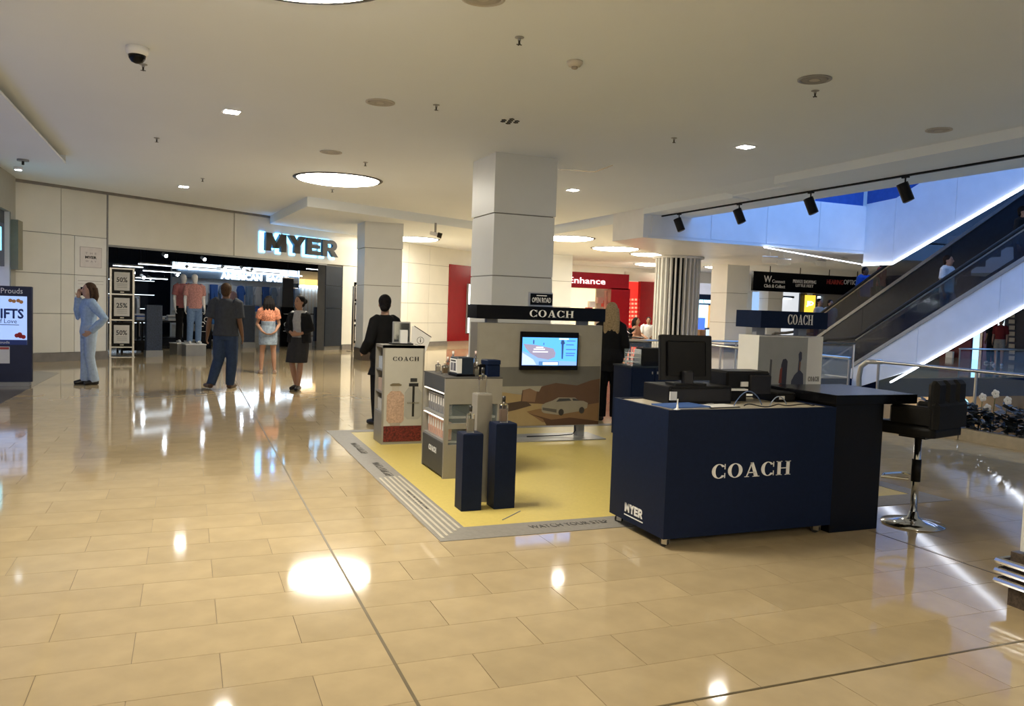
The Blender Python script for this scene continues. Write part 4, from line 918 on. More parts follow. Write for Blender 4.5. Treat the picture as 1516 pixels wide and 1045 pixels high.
# ================================================================== department store front
t = thing('store_sign', 'large black MYER block letters with blue glow on the cream store front', 'sign', W(6.87,-.031,3.12), WA)
logo('myer', 2.98, .58, mat('blue_halo',(.3,.6,.9),.5,emit=(.16,.55,1),es=2.2,noise=.03), t, (-.05,-.012,-.02), ext=.01, gap=.04, name='halo')
logo('myer', 2.86, .50, mat('sign_black',(.02,.018,.016),.4,noise=.1), t, (.02,-.06,0), ext=.09, gap=.04)
t = thing('wall_poster', 'small white framed notice on the store wall panel', 'poster', W(.52,-.013,2.33), WA)
B().box(-.255,.255,-.004,0,-.23,.23).build('frame_line', col(.4,.36,.36), t); B().box(-.245,.245,-.006,-.004,-.22,.22).build('sheet', col(.72,.68,.66), t)
text('T  H  E', .26, .045, col(.35,.3,.32), t, (0,-.006,.09)); text('MYER', .27, .06, col(.03,.03,.03), t, (0,-.006,0), bold=.04); text('W  A  Y', .26, .045, col(.35,.3,.32), t, (0,-.006,-.09))
t = thing('lower_notice', 'pale notice sheet on the lower store wall panel', 'notice', W(.52,-.013,1.70), WA)
B().box(-.33,.33,-.004,0,-.4,.15).build('sheet', M['white'], t); B().box(-.3,.3,-.006,-.004,.09,.1).build('printed_line', col(.4,.38,.36), t); B().box(-.3,.3,-.006,-.004,.02,.03).build('printed_line', col(.55,.5,.5), t)

def frame_stand(loc, rz, lab, w=.5, h=2.15):
    t = thing('poster_stand', lab, 'poster stand', loc, rz, 'poster stands at the store entrance'); a = w/2
    for s in (-1,1): B().box(s*a-.022,s*a+.022,-.03,.03,0,h).build('post', M['steel'], t)
    for z in (.22,.88,1.5,h-.03): B().box(-a+.022,a-.022,-.02,.02,z,z+.03).build('rail', M['steel'], t)
    for z, s in ((.26,'50%'),(.92,'25%'),(1.54,'50%')):
        f = B().box(-a+.022,a-.022,-.018,.012,z-.005,z+.585).build('poster_frame', M['gblack'], t)
        p_ = B().box(-a+.075,a-.085,-.022,-.018,z+.07,z+.51).build('poster', M['paper'], f)
        text(s, .24, .12, col(.04,.04,.05), f, (-.005,-.022,z+.33), bold=.02)
        for j in range(3): B().box(-.11,.11,-.0235,-.022,z+.14+j*.04,z+.15+j*.04).build('printed_line', col(.4,.4,.4), f)
        B().box(-.04,.04,-.02,-.018,z+.02,z+.04).build('clip', M['steel'], f)
    B().box(-a-.03,a+.03,-.2,.2,0,.012).build('base', M['steel'], t)
frame_stand(W(1.62,.5), .12, 'steel stand with three sale posters beside the person on the phone')
frame_stand(W(8.60,-.8), .62, 'narrow steel stand with three sale posters by the dark doorway column', .46, 2.0)

dot = mat('dotted_navy',(.03,.045,.08),.5,noise=.9,nscale=120)
for (u, v, t0, hh, lab) in ((227,528,None,1.28,'dotted navy entrance pedestal behind the sale posters'),(367,514,None,1.3,'dotted navy entrance pedestal behind the charcoal t-shirt'),(472,512,None,1.3,'dotted navy entrance pedestal by the dark doorway column')):
    p = pz(u, v); t = thing('entrance_pedestal', lab, 'pedestal', p, .35, 'entrance pedestals')
    B().cb(-.19,.19,-.07,.07,.16,hh,.01).build('panel', dot, t); B().box(-.2,.2,-.09,.09,0,.16).build('foot', M['grey'], t)
for (u, v, lab) in ((301,516,'black entrance sign with a white ring emblem near the pink mannequins'),(424,513,'black entrance sign with a white ring emblem between the shoppers')):
    p = pz(u, v); t = thing('entrance_sign', lab, 'sign', p, .3, 'black entrance signs')
    B().cb(-.22,.22,-.06,.06,0,1.28,.01).build('panel', M['gblack'], t)
    q = B()
    for cx_, cz_ in ((-.05,.72),(.06,.86)):
        for g in ring_poly(0,300,.075,.075,.05,.05,cx_,cz_,16): q.xz(g,-.064,-.06)
    q.build('emblem', M['wht'], t)
    for z in (.50,1.05): B().box(-.14,.14,-.063,-.06,z,z+.012).build('printed_line', M['wht'], t)
# mannequins
def mannequin(loc, rz, lab, top, bottom, base=.3, h=1.8, sex='m'):
    b0 = thing('display_block', 'grey block under the '+lab, 'display block', loc, rz); B().cb(-.25,.25,-.2,.2,0,base-.02,.01).build('block', M['grey'], b0); B().box(-.26,.26,-.21,.21,base-.02,base).build('top', M['white'], b0)
    person(lab, V3(loc.x, loc.y, base+.001), rz, h, sex, 'doll', ('none','dark'), dict(), top=top, bottom=bottom, vox=.014, name='mannequin', cat='mannequin', face=False)
mannequin(pz(287,526), .25, 'white mannequin in a pink print t-shirt and jeans', dict(m=FB['pinktee'], sleeve=.38, low=.86, grow=.022), dict(m=FB['midjeans'], kind='trousers', hem=.07))
mannequin(pz(270,524), .5, 'white mannequin in a plain rose t-shirt and black trousers', dict(m=fab('rose_tee',(.42,.16,.16)), sleeve=.38, low=.86, grow=.022), dict(m=FB['blackc'], kind='trousers', hem=.07))
mannequin(W(8.2,4.6), .3, 'white mannequin in a pale pink dress', dict(m=FB['pinkdress'], sleeve=.35, low=.86, grow=.02), dict(m=FB['pinkdress'], kind='skirt', hemz=.5, flare=.05), .25, 1.75, 'f')
# tables with folded clothes
def clothes_table(loc, rz, lab, w, d, h, cols):
    t = thing('display_table', lab, 'table', loc, rz)
    B().box(-w/2,w/2,-d/2,d/2,h-.05,h).build('top', M['black'], t); B().box(-w/2+.03,w/2-.03,-d/2+.03,d/2-.03,.05,.32).build('lower_shelf', M['gblack'], t)
    for sx in (-1,1):
        for sy in (-1,1): B().box(sx*(w/2-.05)-.025,sx*(w/2-.05)+.025,sy*(d/2-.05)-.025,sy*(d/2-.05)+.025,0,h-.05).build('leg', M['black'], t)
    R = Matrix.Translation(loc) @ Matrix.Rotation(rz,4,'Z'); n_ = int(w/.34)
    for i in range(n_):
        for j in range(2 if d > .6 else 1):
            for k in range(3 if (i+j) % 2 else 4):
                o = B().cb(-.13,.13,-.10,.10,0,.04,.01).build('folded_garment', cols[(i+j+k) % len(cols)], None, loc=R @ V3(-w/2+.2+i*.34,-.14+j*.3 if d > .6 else 0,h+.001+k*.041), rz=rz)
                tag(o, 'folded garment in a pile on the '+lab.split(' near')[0].split(' behind')[0].split(' before')[0], 'garment', 'folded garments in the store')
clothes_table(W(3.0,1.9), WA-.4, 'dark table of blue garments behind the sale poster stand', 1.0, .7, .85, [col(.05,.12,.4), col(.3,.4,.6), col(.6,.6,.62)])
clothes_table(W(4.5,3.0), WA-.4, 'dark table of pale garments near the mannequins', 1.3, .7, .8, [col(.5,.55,.6), col(.2,.22,.25), col(.65,.65,.65)])
clothes_table(W(8.6,6.0), WA, 'dark table of light garments before the bright brand wall', 1.8, .7, .9, [col(.6,.6,.62), col(.1,.14,.3), col(.55,.4,.38)])
# bright brand wall at the back
BT = 8.0
def bl(u, v, t=BT): return wl(u, v, t)
s0 = bl(255,410)[0]; s1 = bl(440,420)[0]; s2 = bl(482,420)[0]
t = thing('brand_wall', 'bright white brand wall with AMERICAN EAGLE lettering inside the store', 'display wall', W(0,BT,0), WA)
B().box(s0,s1,0,.1,0,2.75).build('back_panel', col(.7,.74,.78), t)
lw = mat('lit_white',(1,1,1),.5,emit=(.8,.92,1),es=1.6,noise=.02)
B().box(s0,s1,-.25,0,2.2,2.5).build('light_fascia', col(.16,.22,.3), t)
a_ = bl(320,415)[0]; b_ = bl(420,415)[0]
text('AMERICAN  EAGLE', b_-a_, .24, lw, t, ((a_+b_)/2,-.26,2.34), ext=.03, bold=.03)
B().box(s0,s1,-.3,.0,2.5,2.55).build('light_strip', M['coolw'], t)
for z in (.45,.95): B().box(s0,s1,-.35,0,z,z+.04).build('shelf', M['white'], t)
B().tube([(s0,-.25,2.0),(s1,-.25,2.0)],.015,8).build('hanging_rail', M['steel'], t)
gar = [[(-.12,0),(.12,0),(.12,.5),(.16,.36),(.195,.42),(.12,.68),(.04,.72),(-.04,.72),(-.12,.68),(-.195,.42),(-.16,.36),(-.12,.5)], [(-.14,-.02),(-.03,-.02),(0,.45),(.03,-.02),(.14,-.02),(.15,.72),(-.15,.72)]]
gc = [('blue',(.05,.14,.45)),('sky blue',(.12,.35,.75)),('white',(.7,.72,.75)),('dark navy',(.015,.02,.05)),('grey',(.3,.32,.35)),('pale denim',(.25,.35,.5)),('pink',(.55,.3,.3)),('black',(.012,.012,.014))]
random.seed(3); i = 0; s = s0+.35
while s < s1-.2:
    kd = i % 2 if i % 5 else 0; nm, c = gc[(i*5+i//3) % len(gc)]
    o = B().xz(gar[kd],-.05,.05).build('hanging_garment', col(*c,.8), None, loc=W(s,BT-.25,1.27), rz=WA+random.uniform(-.1,.1))
    tag(o, nm+(' jeans' if kd else ' shirt')+' hanging on the bright brand wall rail', 'garment', 'garments hanging on the brand wall'); s += .42; i += 1
for k in range(14):
    o = B().cb(-.16,.16,-.13,.13,0,.22,.02).build('garment_pile', col(*gc[(k*3) % 8][1],.8), None, loc=W(s0+.5+k*(s1-s0-1)/13,BT-.19,.4905 if k % 2 else .9905), rz=WA); tag(o, gc[(k*3) % 8][0]+' garment pile on a shelf of the brand wall', 'garment', 'garment piles on the brand wall')
t = thing('hanging_banner', 'tall dark hanging banner before the bright brand wall', 'banner', W(0,BT-.5,0), WA)
u0, u1 = bl(418,430,BT-.5)[0], bl(434,430,BT-.5)[0]; B().box(u0,u1,-.02,.02,1.2,2.4).build('cloth', col(.06,.065,.07), t); B().cyl(((u0+u1)/2,0),.01,2.4,3.25,6).build('cord', M['black'], t); B().box(u0-.03,u1+.03,-.03,.03,2.38,2.42).build('bar', M['steel'], t)
t = thing('glass_case_wall', 'bright glass display bay with an amber header inside the store', 'display bay', W(0,BT-.3,0), WA)
u0, u1 = bl(443,430,BT-.3)[0], bl(484,430,BT-.3)[0]
B().box(u0,u1,0,.1,0,2.75).build('back_panel', col(.55,.62,.68), t); B().box(u0,u1,-.3,0,2.15,2.4).build('header', mat('amber_lit',(.6,.35,.1),.5,emit=(1,.6,.2),es=.7,noise=.1), t); B().box(u0,u1,-.1,0,2.05,2.13).build('light_strip', M['coolw'], t)
for k in range(9): B().box(u0+k*(u1-u0)/8-.01,u0+k*(u1-u0)/8+.01,-.12,-.1,.3,2.05).build('mullion', M['steel'], t)
for k in range(2): B().box(u0+.3+k*1.2,u0+.9+k*1.2,-.3,-.13,.9+k*.25,.95+k*.25).build('shelf', M['black'], t)
# garment racks
def rack(loc, rz, lab, cols):
    t = thing('garment_rack', lab, 'rack', loc, rz)
    B().tube([(-.7,0,1.45),(.7,0,1.45)],.015,8).build('rail', M['steel'], t)
    for s in (-1,1): B().tube([(s*.7,0,0),(s*.7,0,1.45)],.015,8).build('upright', M['steel'], t); B().box(s*.7-.02,s*.7+.02,-.25,.25,0,.03).build('foot', M['steel'], t)
    R = Matrix.Translation(loc) @ Matrix.Rotation(rz,4,'Z')
    for k in range(9):
        nm, c = cols[k % len(cols)]; o = B().xz([(-.2,0),(.2,0),(.2,.5),(.24,.36),(.27,.42),(.2,.68),(.04,.72),(-.04,.72),(-.2,.68),(-.27,.42),(-.24,.36),(-.2,.5)],-.03,.03).build('rack_garment', col(*c,.8), None, loc=R @ V3(-.6+k*.15,0,.71), rz=rz+PI/2)
        tag(o, nm+' shirt hanging on the '+lab.split(' in')[0], 'garment', 'garments on the racks')
rack(W(3.9,4.4), WA-.3, 'steel rack of blue shirts in the dark half of the store', [gc[0],gc[4],gc[2]])
rack(W(5.4,6.6), WA-.3, 'steel rack of pale shirts in the dark half of the store', [gc[2],gc[6],gc[5]])
t = thing('store_shelving', 'dark store shelving with lit shelf edges behind the racks', 'shelving', W(5.5,8.9), WA)
B().box(-2.5,2.6,0,.1,0,2.6).build('back', col(.06,.07,.09), t)
for z in (.5,1.0,1.5,2.0): B().box(-2.5,2.6,-.35,0,z,z+.03).build('shelf', M['grey'], t); B().box(-2.5,2.6,-.36,-.35,z,z+.02).build('edge_light', mat('edge_light',(.8,.9,1),.5,emit=(.7,.85,1),es=1.2,noise=.02) if z < .6 else bpy.data.materials['edge_light'], t)
# store lights
sl_ = 0
for (u, v, tt, ln) in ((190,394,2.5,.9),(230,392,3,1.1),(225,412,6,1.2),(240,402,5,1.4),(305,398,4,1.2),(390,404,6,1.8),(470,399,4,1.2),(345,399,7,1.6)):
    s, z = wl(u, v, tt); z = min(z, 3.2)
    t = thing('strip_light', 'white strip light hanging from the dark store ceiling', 'strip light', W(s,tt,z), WA+.1, 'strip lights in the store')
    B().box(-ln/2,ln/2,-.03,.03,0,.04).build('housing', M['wht'], t); B().box(-ln/2,ln/2,-.03,.03,-.015,0).build('tube', M['coolw'], t)
    for x in (-ln/2+.1, ln/2-.1): B().cyl((x,0),.006,.04,3.25-z,6).build('hanger', M['black'], t)
spotm = mat('spot_glare',(1,1,1),.5,emit=(.8,.9,1),es=30,noise=.01)
for (u, v, tt) in ((212,411,3),(245,379,2),(302,384,2),(279,397,4),(332,397,3),(360,398,3),(375,401,5),(197,404,4),(262,407,5.6),(222,412,7)):
    s, z = wl(u, v, tt); z = min(z, 3.15)
    t = thing('store_spotlight', 'small glaring spotlight under the dark store ceiling', 'spotlight', W(s,tt,z), WA, 'spotlights in the store')
    B().tube([(0,.1,.06),(0,-.03,0)],.05,12).build('can', M['wht'], t); B().tube([(0,-.03,0),(0,-.04,-.004)],.042,12).build('lens', spotm, t); B().cyl((0,.07),.008,.05,3.25-z,6).build('stem', M['black'], t)
B_ = None
t = thing('store_duct', 'dark ventilation duct under the store ceiling', 'duct', W(8,4.5,2.95), WA); B().box(-7,9,-.3,.3,0,.28).build('duct', col(.03,.04,.06), t); B().box(-.02,.02,-.32,.32,-.01,.29).build('flange', M['grey'], t)

# information post and totem
IP = py(627,490,14.5)
t = thing('information_post', 'white slanted information post with a ringed letter i', 'information post', (pz(612,545).x, pz(612,545).y, 0), -.3)
D_ = math.hypot(pz(612,545).x, pz(612,545).y); sc_ = D_/1191
B().xz([(-.08,0),(.12,0),(.30,.45),(.40,.75),(.0,1.0),(-.06,1.0)],-.05,.05).build('body', M['white'], t)
B().xz([(-.005,1.0),(.405,.745),(.41,.76),(.0,1.015)],-.055,.055).build('top_edge', M['rim'], t)
q = B()
for g in ring_poly(0,360,.085,.085,.075,.075,.15,.67,24): q.xz(g,-.054,-.05)
q.xz(R4(.14,.16,.62,.69),-.054,-.05).xz(R4(.14,.16,.70,.72),-.054,-.05); q.build('emblem', M['rim'], t)
t = thing('advert_totem', 'navy advertising totem with a pale GIFTS poster by the left shop', 'totem', (-2.77,15.0,0), .03)
B().cb(-.45,.45,-.05,.07,.06,1.60,.01).build('body', mat('totem_navy',(.018,.024,.06),.5,noise=.1), t); B().box(-.42,.42,-.10,.12,0,.06).build('foot', M['grey'], t)
ps = B().box(-.40,.38,-.056,-.05,.66,1.44).build('poster', mat('lit_poster',(.42,.55,.85),.4,emit=(.35,.52,.9),es=.35,noise=.03), t)
text('Prouds', .30, .085, M['wht'], t, (.17,-.05,1.525)); text('At', .10, .085, M['wht'], t, (-.07,-.05,1.525)); pb = col(.03,.06,.25)
text('GIFTS', .46, .16, pb, ps, (.105,-.057,1.16), bold=.03); text('of Love', .28, .07, pb, ps, (.10,-.057,1.04)); B().box(-.15,.27,-.0575,-.056,.975,.985).build('printed_line', pb, ps)
B().box(-.40,.38,-.058,-.056,.66,.74).build('poster_band', pb, ps); text('Prouds', .2, .04, M['wht'], ps, (.04,-.058,.70))
q = B()
for cx_, cz_ in ((.29,.80),(.24,.81),(.33,.79),(.28,.83)): q.xz([(cx_+.035*math.cos(k_*PI/4),cz_+.035*math.sin(k_*PI/4)) for k_ in range(8)],-.059,-.056)
q.build('printed_red_flower', col(.5,.03,.03), ps); q = B()
for cx_, cz_ in ((.20,1.36),(.26,1.37),(.30,1.35),(.15,1.37)): q.xz([(cx_+.03*math.cos(k_*PI/4),cz_+.03*math.sin(k_*PI/4)) for k_ in range(8)],-.059,-.056)
q.build('printed_orange_flower', col(.65,.3,.1), ps)
nt_ = B().box(-.10,.14,-.054,-.05,.36,.63).build('notice', M['paper'], t); B().box(-.09,.13,-.056,-.054,.585,.62).build('notice_heading', col(.5,.08,.06), nt_)
# ================================================================== the void: balustrades, planter, escalators
def balustrade(pts, lab, z=.885, posts=True, curve_end=None):
    p0 = Vector((*pts[0],0)); t = thing('balustrade', lab, 'balustrade', p0)
    q = [Vector((*p,0))-p0 for p in pts]
    B().tube([v+V3(0,0,z) for v in q], .045, 12, .55).build('handrail', M['steel'], t, True)
    for a, b in zip(q[:-1], q[1:]):
        n_ = max(1, round((b-a).length/1.6)); d = (b-a)/n_; nn = V3(-d.y, d.x, 0).normalized()*.007
        for i in range(n_):
            s = a+d*i+d.normalized()*.03; e = a+d*(i+1)-d.normalized()*.03
            B().add([s-nn+V3(0,0,.03),e-nn+V3(0,0,.03),e+nn+V3(0,0,.03),s+nn+V3(0,0,.03),s-nn+V3(0,0,z-.06),e-nn+V3(0,0,z-.06),e+nn+V3(0,0,z-.06),s+nn+V3(0,0,z-.06)],[(0,3,2,1),(4,5,6,7),(0,1,5,4),(1,2,6,5),(2,3,7,6),(3,0,4,7)]).build('glass_panel', M['pane'], t)
        for i in range(n_+1):
            c = a+d*i; B().tube([c+V3(0,0,.0), c+V3(0,0,z-.02)], .02, 8).build('post', M['steel'], t)
    if curve_end:
        B().tube([Vector(c)-p0 for c in curve_end], .04, 10).build('end_loop', M['steel'], t, True)
    return t
balustrade([(10.05,-4),(10.05,9.5)], 'steel railed glass balustrade along the planter at the void edge', curve_end=[(10.05,9.45,.885),(10.05,9.72,.87),(10.05,9.85,.78),(10.05,9.88,.6),(10.05,9.86,.3)])
balustrade([(8.98,15.45),(10.1,15.45)], 'short steel railed glass balustrade with a square end post near the fin column', .9)
balustrade([(10.15,10.2),(10.15,15.4)], 'glass balustrade with steel rail behind the small display panel', .885)
balustrade([(10.3,15.75),(15.8,15.75)], 'glass balustrade with steel rail leading to the escalators', .9)
balustrade([(24.6,-4),(24.6,15.5)], 'long glass balustrade of the gallery opposite', .95)
balustrade([(20.0,16.1),(24.4,16.1)], 'glass balustrade with thin steel posts before the dark gallery shop', .80)
# planter: stone kerb blocks, plants, orchids
pl = thing('planter', 'low planter with a pale stone kerb before the void balustrade', 'planter', (9.45,0,0))
kb_ = [(-.47,8.55),(-.45,7.98),(.0,7.55)]+[(.03,6.55-k) for k in range(10)]
for a, b in zip(kb_[:-1], kb_[1:]):
    a, b = V3(*a,0), V3(*b,0); d = (b-a).normalized()*.006; nn = V3(-d.y,d.x,0).normalized()*.12
    if nn.x < 0: nn = -nn
    s, e = a+d, b-d
    B().add([s,e,e+nn,s+nn]+[v+V3(0,0,.15) for v in (s,e,e+nn,s+nn)],[(0,3,2,1),(4,5,6,7),(0,1,5,4),(1,2,6,5),(2,3,7,6),(3,0,4,7)]).build('kerb_stone', mat('kerb_stone',(.52,.44,.31),.4,noise=.1,nscale=12) if a.y > 8.5 else pl.children[0].data.materials[0], pl)
B().box(.12,.55,-2.5,8.5,0,.10).build('soil', col(.03,.025,.02), pl)
leafm = [mat('dark_leaf_%d' % i, c, .35, noise=.3, nscale=20) for i, c in enumerate(((.035,.045,.05),(.06,.07,.075),(.02,.03,.03)))]
random.seed(11)
for k in range(44):
    yy = 8.25-k*.16; xx = 9.45+random.uniform(.2,.40); hh = random.uniform(.26,.40)
    t = thing('planter_shrub', 'dark leafy shrub growing in the stone planter', 'plant', (xx,yy,.1), random.uniform(0,6), 'shrubs in the planter')
    B().tube([(0,0,0),(0,0,hh*.7)],.012,6).build('stem', leafm[2], t); q = B()
    for j in range(90):
        a = random.uniform(0,2*PI); r = random.uniform(.02,.17); z = random.uniform(.03,hh); ln = random.uniform(.08,.14); w_ = ln*.4
        d = V3(math.cos(a),math.sin(a),random.uniform(-.3,.8)).normalized(); s = d.cross(V3(0,0,1)).normalized()*w_; c = V3(math.cos(a)*r*.6,math.sin(a)*r*.6,z)
        q.add([c,c+d*ln*.5+s,c+d*ln,c+d*ln*.5-s],[(0,1,2),(0,2,3)])
    q.build('foliage', leafm[k % 2], t)
for (u, v) in ((1455,588),(1474,583),(1492,593),(1462,604)):
    p = pxx(u, v, 9.78); t = thing('white_orchid', 'white orchid flower on a tall thin stem above the planter shrubs', 'flower', (9.78,p.y,.1), 0, 'orchids in the planter')
    B().tube([(0,0,0),(.01,.02,(p.z-.1)*.6),(0,0,p.z-.1)],.005,6).build('stem', col(.12,.15,.06), t); q = B()
    for k in range(5):
        a = 2*PI*k/5; q.ball((.0,.032*math.cos(a),p.z-.1+.032*math.sin(a)),.012,.028,.028,8,6)
    q.build('petals', M['wht'], t)
p = py(1427,600,18.44); t = thing('round_wall_light', 'round pale blue light on the brown wall across the void', 'light', (p.x,18.495,p.z))
B().tube([(0,0,0),(0,-.05,0)],.24,24).build('housing', M['steel'], t); B().tube([(0,-.05,0),(0,-.06,0)],.21,24).build('lens', mat('blue_lens',(.3,.7,.95),.4,emit=(.25,.7,1),es=1.2,noise=.2,nscale=8), t)
o = thing('planter_across', 'dark planting strip on the edge of the gallery opposite', 'plants', (24.6,0,0)); B().box(.15,.4,4,15.4,0,.22).build('trough', M['black'], o)

ES = .58
def escalator(x0, w, sh, lab, ytop=8.0, fancy=True, clad=None):
    """runs along y and climbs toward smaller y; sh shifts its foot along y"""
    led = lambda y: 1.11+ES*(12.8+sh-y); top = lambda y: 2.10+ES*(12.8+sh-y); rail = lambda y: 2.86+ES*(12.8+sh-y); stp = lambda y: rail(y)-.95
    t = thing('escalator', lab, 'escalator', (x0,0,0))
    yb = 15.9+sh; yl = 14.7+sh; yt = ytop
    for x in (0, w):
        s = 'side_panel'
        n_ = 4; yy = [yl+1.3-(yl+1.3-yt)*i/n_ for i in range(n_+1)]
        for a, b in zip(yy[:-1], yy[1:]):
            up = .8 if x else 0
            B().yz([(a-.004,max(led(a)+up,-.3)),(b+.004,led(b)+up),(b+.004,top(b)),(a-.004,max(top(a),.02))], x-.02, x+.02).build('side_panel', clad or M['slab'], t)
        B().yz([(yb,max(top(yb),.3)),(yt,top(yt)),(yt,top(yt)+.10),(yb,max(top(yb),.3)+.10)], x-.05, x+.05).build('skirt_cap', M['grey'], t)
        gl = B().yz([(yb,max(top(yb),.3)+.10),(yt,top(yt)+.10),(yt,rail(yt)-.05),(yb,rail(yb)-.05)], x-.008, x+.008).build('glass_balustrade', M['dglass'], t)
        hr = [(x,yt,rail(yt)),(x,yb,rail(yb)),(x,yb+.5,rail(yb)-.07),(x,yb+1.0,rail(yb)-.1),(x,yb+1.2,rail(yb)-.2),(x,yb+1.22,rail(yb)-.42),(x,yb+1.0,rail(yb)-.62)]
        B().tube(hr,.045,10).build('handrail', M['rubber'], t, True)
        B().tube([(x-.01,yt,rail(yt)-.075),(x-.01,yb,rail(yb)-.075)],.02,6).build('rail_trim', M['steel'], t)
        B().yz([(yb,.02),(yb+1.15,.02),(yb+1.15,rail(yb)-.6),(yb+1.0,rail(yb)-.45),(yb,rail(yb)-.06)],x-.008,x+.008).build('newel_glass', M['dglass'], t)
    B().add([(.02,yl,led(yl)),(.02,yt,led(yt)),(w-.02,yt,led(yt)+.8),(w-.02,yl,led(yl)+.8),(.02,yl,led(yl)+.05),(.02,yt,led(yt)+.05),(w-.02,yt,led(yt)+.85),(w-.02,yl,led(yl)+.85)],[(0,1,2,3),(4,7,6,5),(0,4,5,1),(1,5,6,2),(2,6,7,3),(3,7,4,0)]).build('underside', M['slab'], t)
    if fancy: B().tube([(-.03,yl,led(yl)+.01),(-.03,yt,led(yt)+.01)],.022,6).build('led_strip', M['led'], t)
    stm = B().box(.06,w-.06,-.21,.21,-.24,0).mesh('step', M['dkmetal']); y = yb-.1
    while y > yt+.3:
        if stp(y) > .02: link('step', stm, t, (0,y,stp(y)))
        y -= .41
    B().box(.06,w-.06,yb-.1,yb+1.1,.001,.012).build('comb_plate', M['steel'], t)
    return stp
st1 = escalator(16.0, 1.2, 0, 'escalator with white side cladding and an LED line climbing over the void')
st2 = escalator(18.3, 1.2, 4.8, 'darker escalator running behind the white clad one', 9.5, False, M['navyd'])
# upper escalator: white underside truss with an LED edge
t = thing('upper_escalator', 'upper escalator with wide white cladding lit blue and a bright LED lower edge', 'escalator', (16.0,0,0))
bt = lambda y: 2.9 if y > 14.87 else 2.9+.45*(14.87-y)
tp = lambda y: 4.45 if y > 15.0 else 4.45+.42*(15.0-y)
ys = [15.8,14.87,13.2,11.5,9.8,8.0,6.2]
for x in (0,1.25):
    for a, b in zip(ys[:-1], ys[1:]): B().yz([(a-.004,bt(a)+(.9 if x else 0)),(b+.004,bt(b)+(.9 if x else 0)),(b+.004,tp(b)),(a-.004,tp(a))],x-.025,x+.025).build('side_panel', M['slab'], t)
    B().yz([(15.8,4.42),(15,4.47),(6.2,tp(6.2)+.02),(6.2,tp(6.2)+.85),(15,5.3),(15.8,5.3)],x-.008,x+.008).build('glass_balustrade', mat('blue_glass',(.04,.12,.45),.05,alpha=.8,noise=.1), t)
    B().tube([(x,15.8,5.35),(x,15,5.35),(x,6.2,tp(6.2)+.9)],.045,8).build('handrail', M['rubber'], t, True)
for a, b in zip(ys[:-1], ys[1:]): B().add([(.025,a,bt(a)),(.025,b,bt(b)),(1.225,b,bt(b)+.9),(1.225,a,bt(a)+.9),(.025,a,bt(a)+.05),(.025,b,bt(b)+.05),(1.225,b,bt(b)+.95),(1.225,a,bt(a)+.95)],[(0,1,2,3),(4,7,6,5),(0,4,5,1),(1,5,6,2),(2,6,7,3),(3,7,4,0)]).build('underside', M['slab'], t)
B().tube([(-.035,15.8,2.91),(-.035,14.87,2.91),(-.035,6.2,bt(6.2)+.01)],.026,6).build('led_strip', M['led'], t)
B().tube([(-.03,15.82,2.93),(-3.2,15.74,3.17)],.012,6).build('landing_led', M['led'], t)
stm = B().box(.06,1.19,-.21,.21,-.24,0).mesh('step', M['dkmetal'])
for k in range(16): link('step', stm, t, (0,14.6-k*.5,4.4+k*.21))
t = thing('upper_balustrade', 'deep blue glass balustrade on the white slab edge above the void', 'balustrade', (9.6,15.83,4.40))
for k in range(4): B().box(.02+k*1.58,1.56+k*1.58,0,.015,0,.95).build('glass_panel', bpy.data.materials['blue_glass'], t)
B().box(0,6.3,-.02,.035,.95,1.0).build('handrail', M['steel'], t)
# glass blocks hanging at the end of the slab
for k, (u, v) in enumerate(((1140,379),(1172,382),(1200,378),(1228,384),(1250,381))):
    p = py(u, v, 17.0); t = thing('glass_pane', 'clear glass pane hanging under the slab edge by the escalators', 'glass pane', (p.x,17.0+.3*(k%2),p.z-.16), .2*(k-2), 'hanging glass panes')
    B().box(-.2,.2,-.015,.015,-.02,.14).build('pane', M['pane'], t); B().box(-.2,.2,-.02,.02,.14,.16).build('clamp', M['chrome'], t); B().cyl((0,0),.008,.16,SOF-p.z+.16,6).build('cable', M['steel'], t)

# people on the escalators
def rider(u, v, x, stf, lab, rz, h, **kk):
    y = pxx(u, v, x).y; return person(lab, V3(x,y,max(stf(y),0)+.003), rz, h, vox=.014, **kk)
rider(1280,420,18.9,st2,'person in a royal blue top riding the darker escalator',0,1.74,sex='m',tone='brown',hair=('short','black'),top=dict(m=FB['royal'],sleeve=.45,low=.84,grow=.03,loose=.02,flare=.02),bottom=dict(m=FB['blackc'],kind='trousers'),shoes=bshoe)
rider(1304,425,18.9,st2,'person in an orange red top riding behind the royal blue one',.4,1.6,sex='f',tone='brown',hair=('bob','black'),top=dict(m=FB['orange'],sleeve=.45,low=.84,grow=.025,loose=.015),bottom=dict(m=FB['blackc'],kind='trousers'),shoes=bshoe)
rider(1403,400,16.6,st1,'person in a white t-shirt and pale trousers riding the white clad escalator',.3,1.78,sex='m',tone='tan',hair=('short','dark'),pose=dict(an={1:(.12,-.2,.2),-1:(-.1,.05,.085)},kn={1:(.1,-.2,.55)}),top=dict(m=FB['white'],sleeve=.4,low=.84,grow=.028),bottom=dict(m=fab('grey_blue_trousers',(.2,.24,.32)),kind='trousers'),shoes=bshoe)
rider(1513,345,16.6,st1,'person in dark clothes near the top of the white clad escalator',.2,1.72,sex='m',tone='olive',hair=('short','black'),jacket=dict(m=FB['blackc']),bottom=dict(m=FB['blackc'],kind='trousers'),shoes=bshoe)
rider(1213,455,18.65,st2,'person in a beige top stepping onto the darker escalator',.1,1.68,sex='f',tone='tan',hair=('short','black'),top=dict(m=FB['beige'],sleeve=.4,low=.86),bottom=dict(m=FB['jeans'],kind='trousers'),shoes=bshoe)
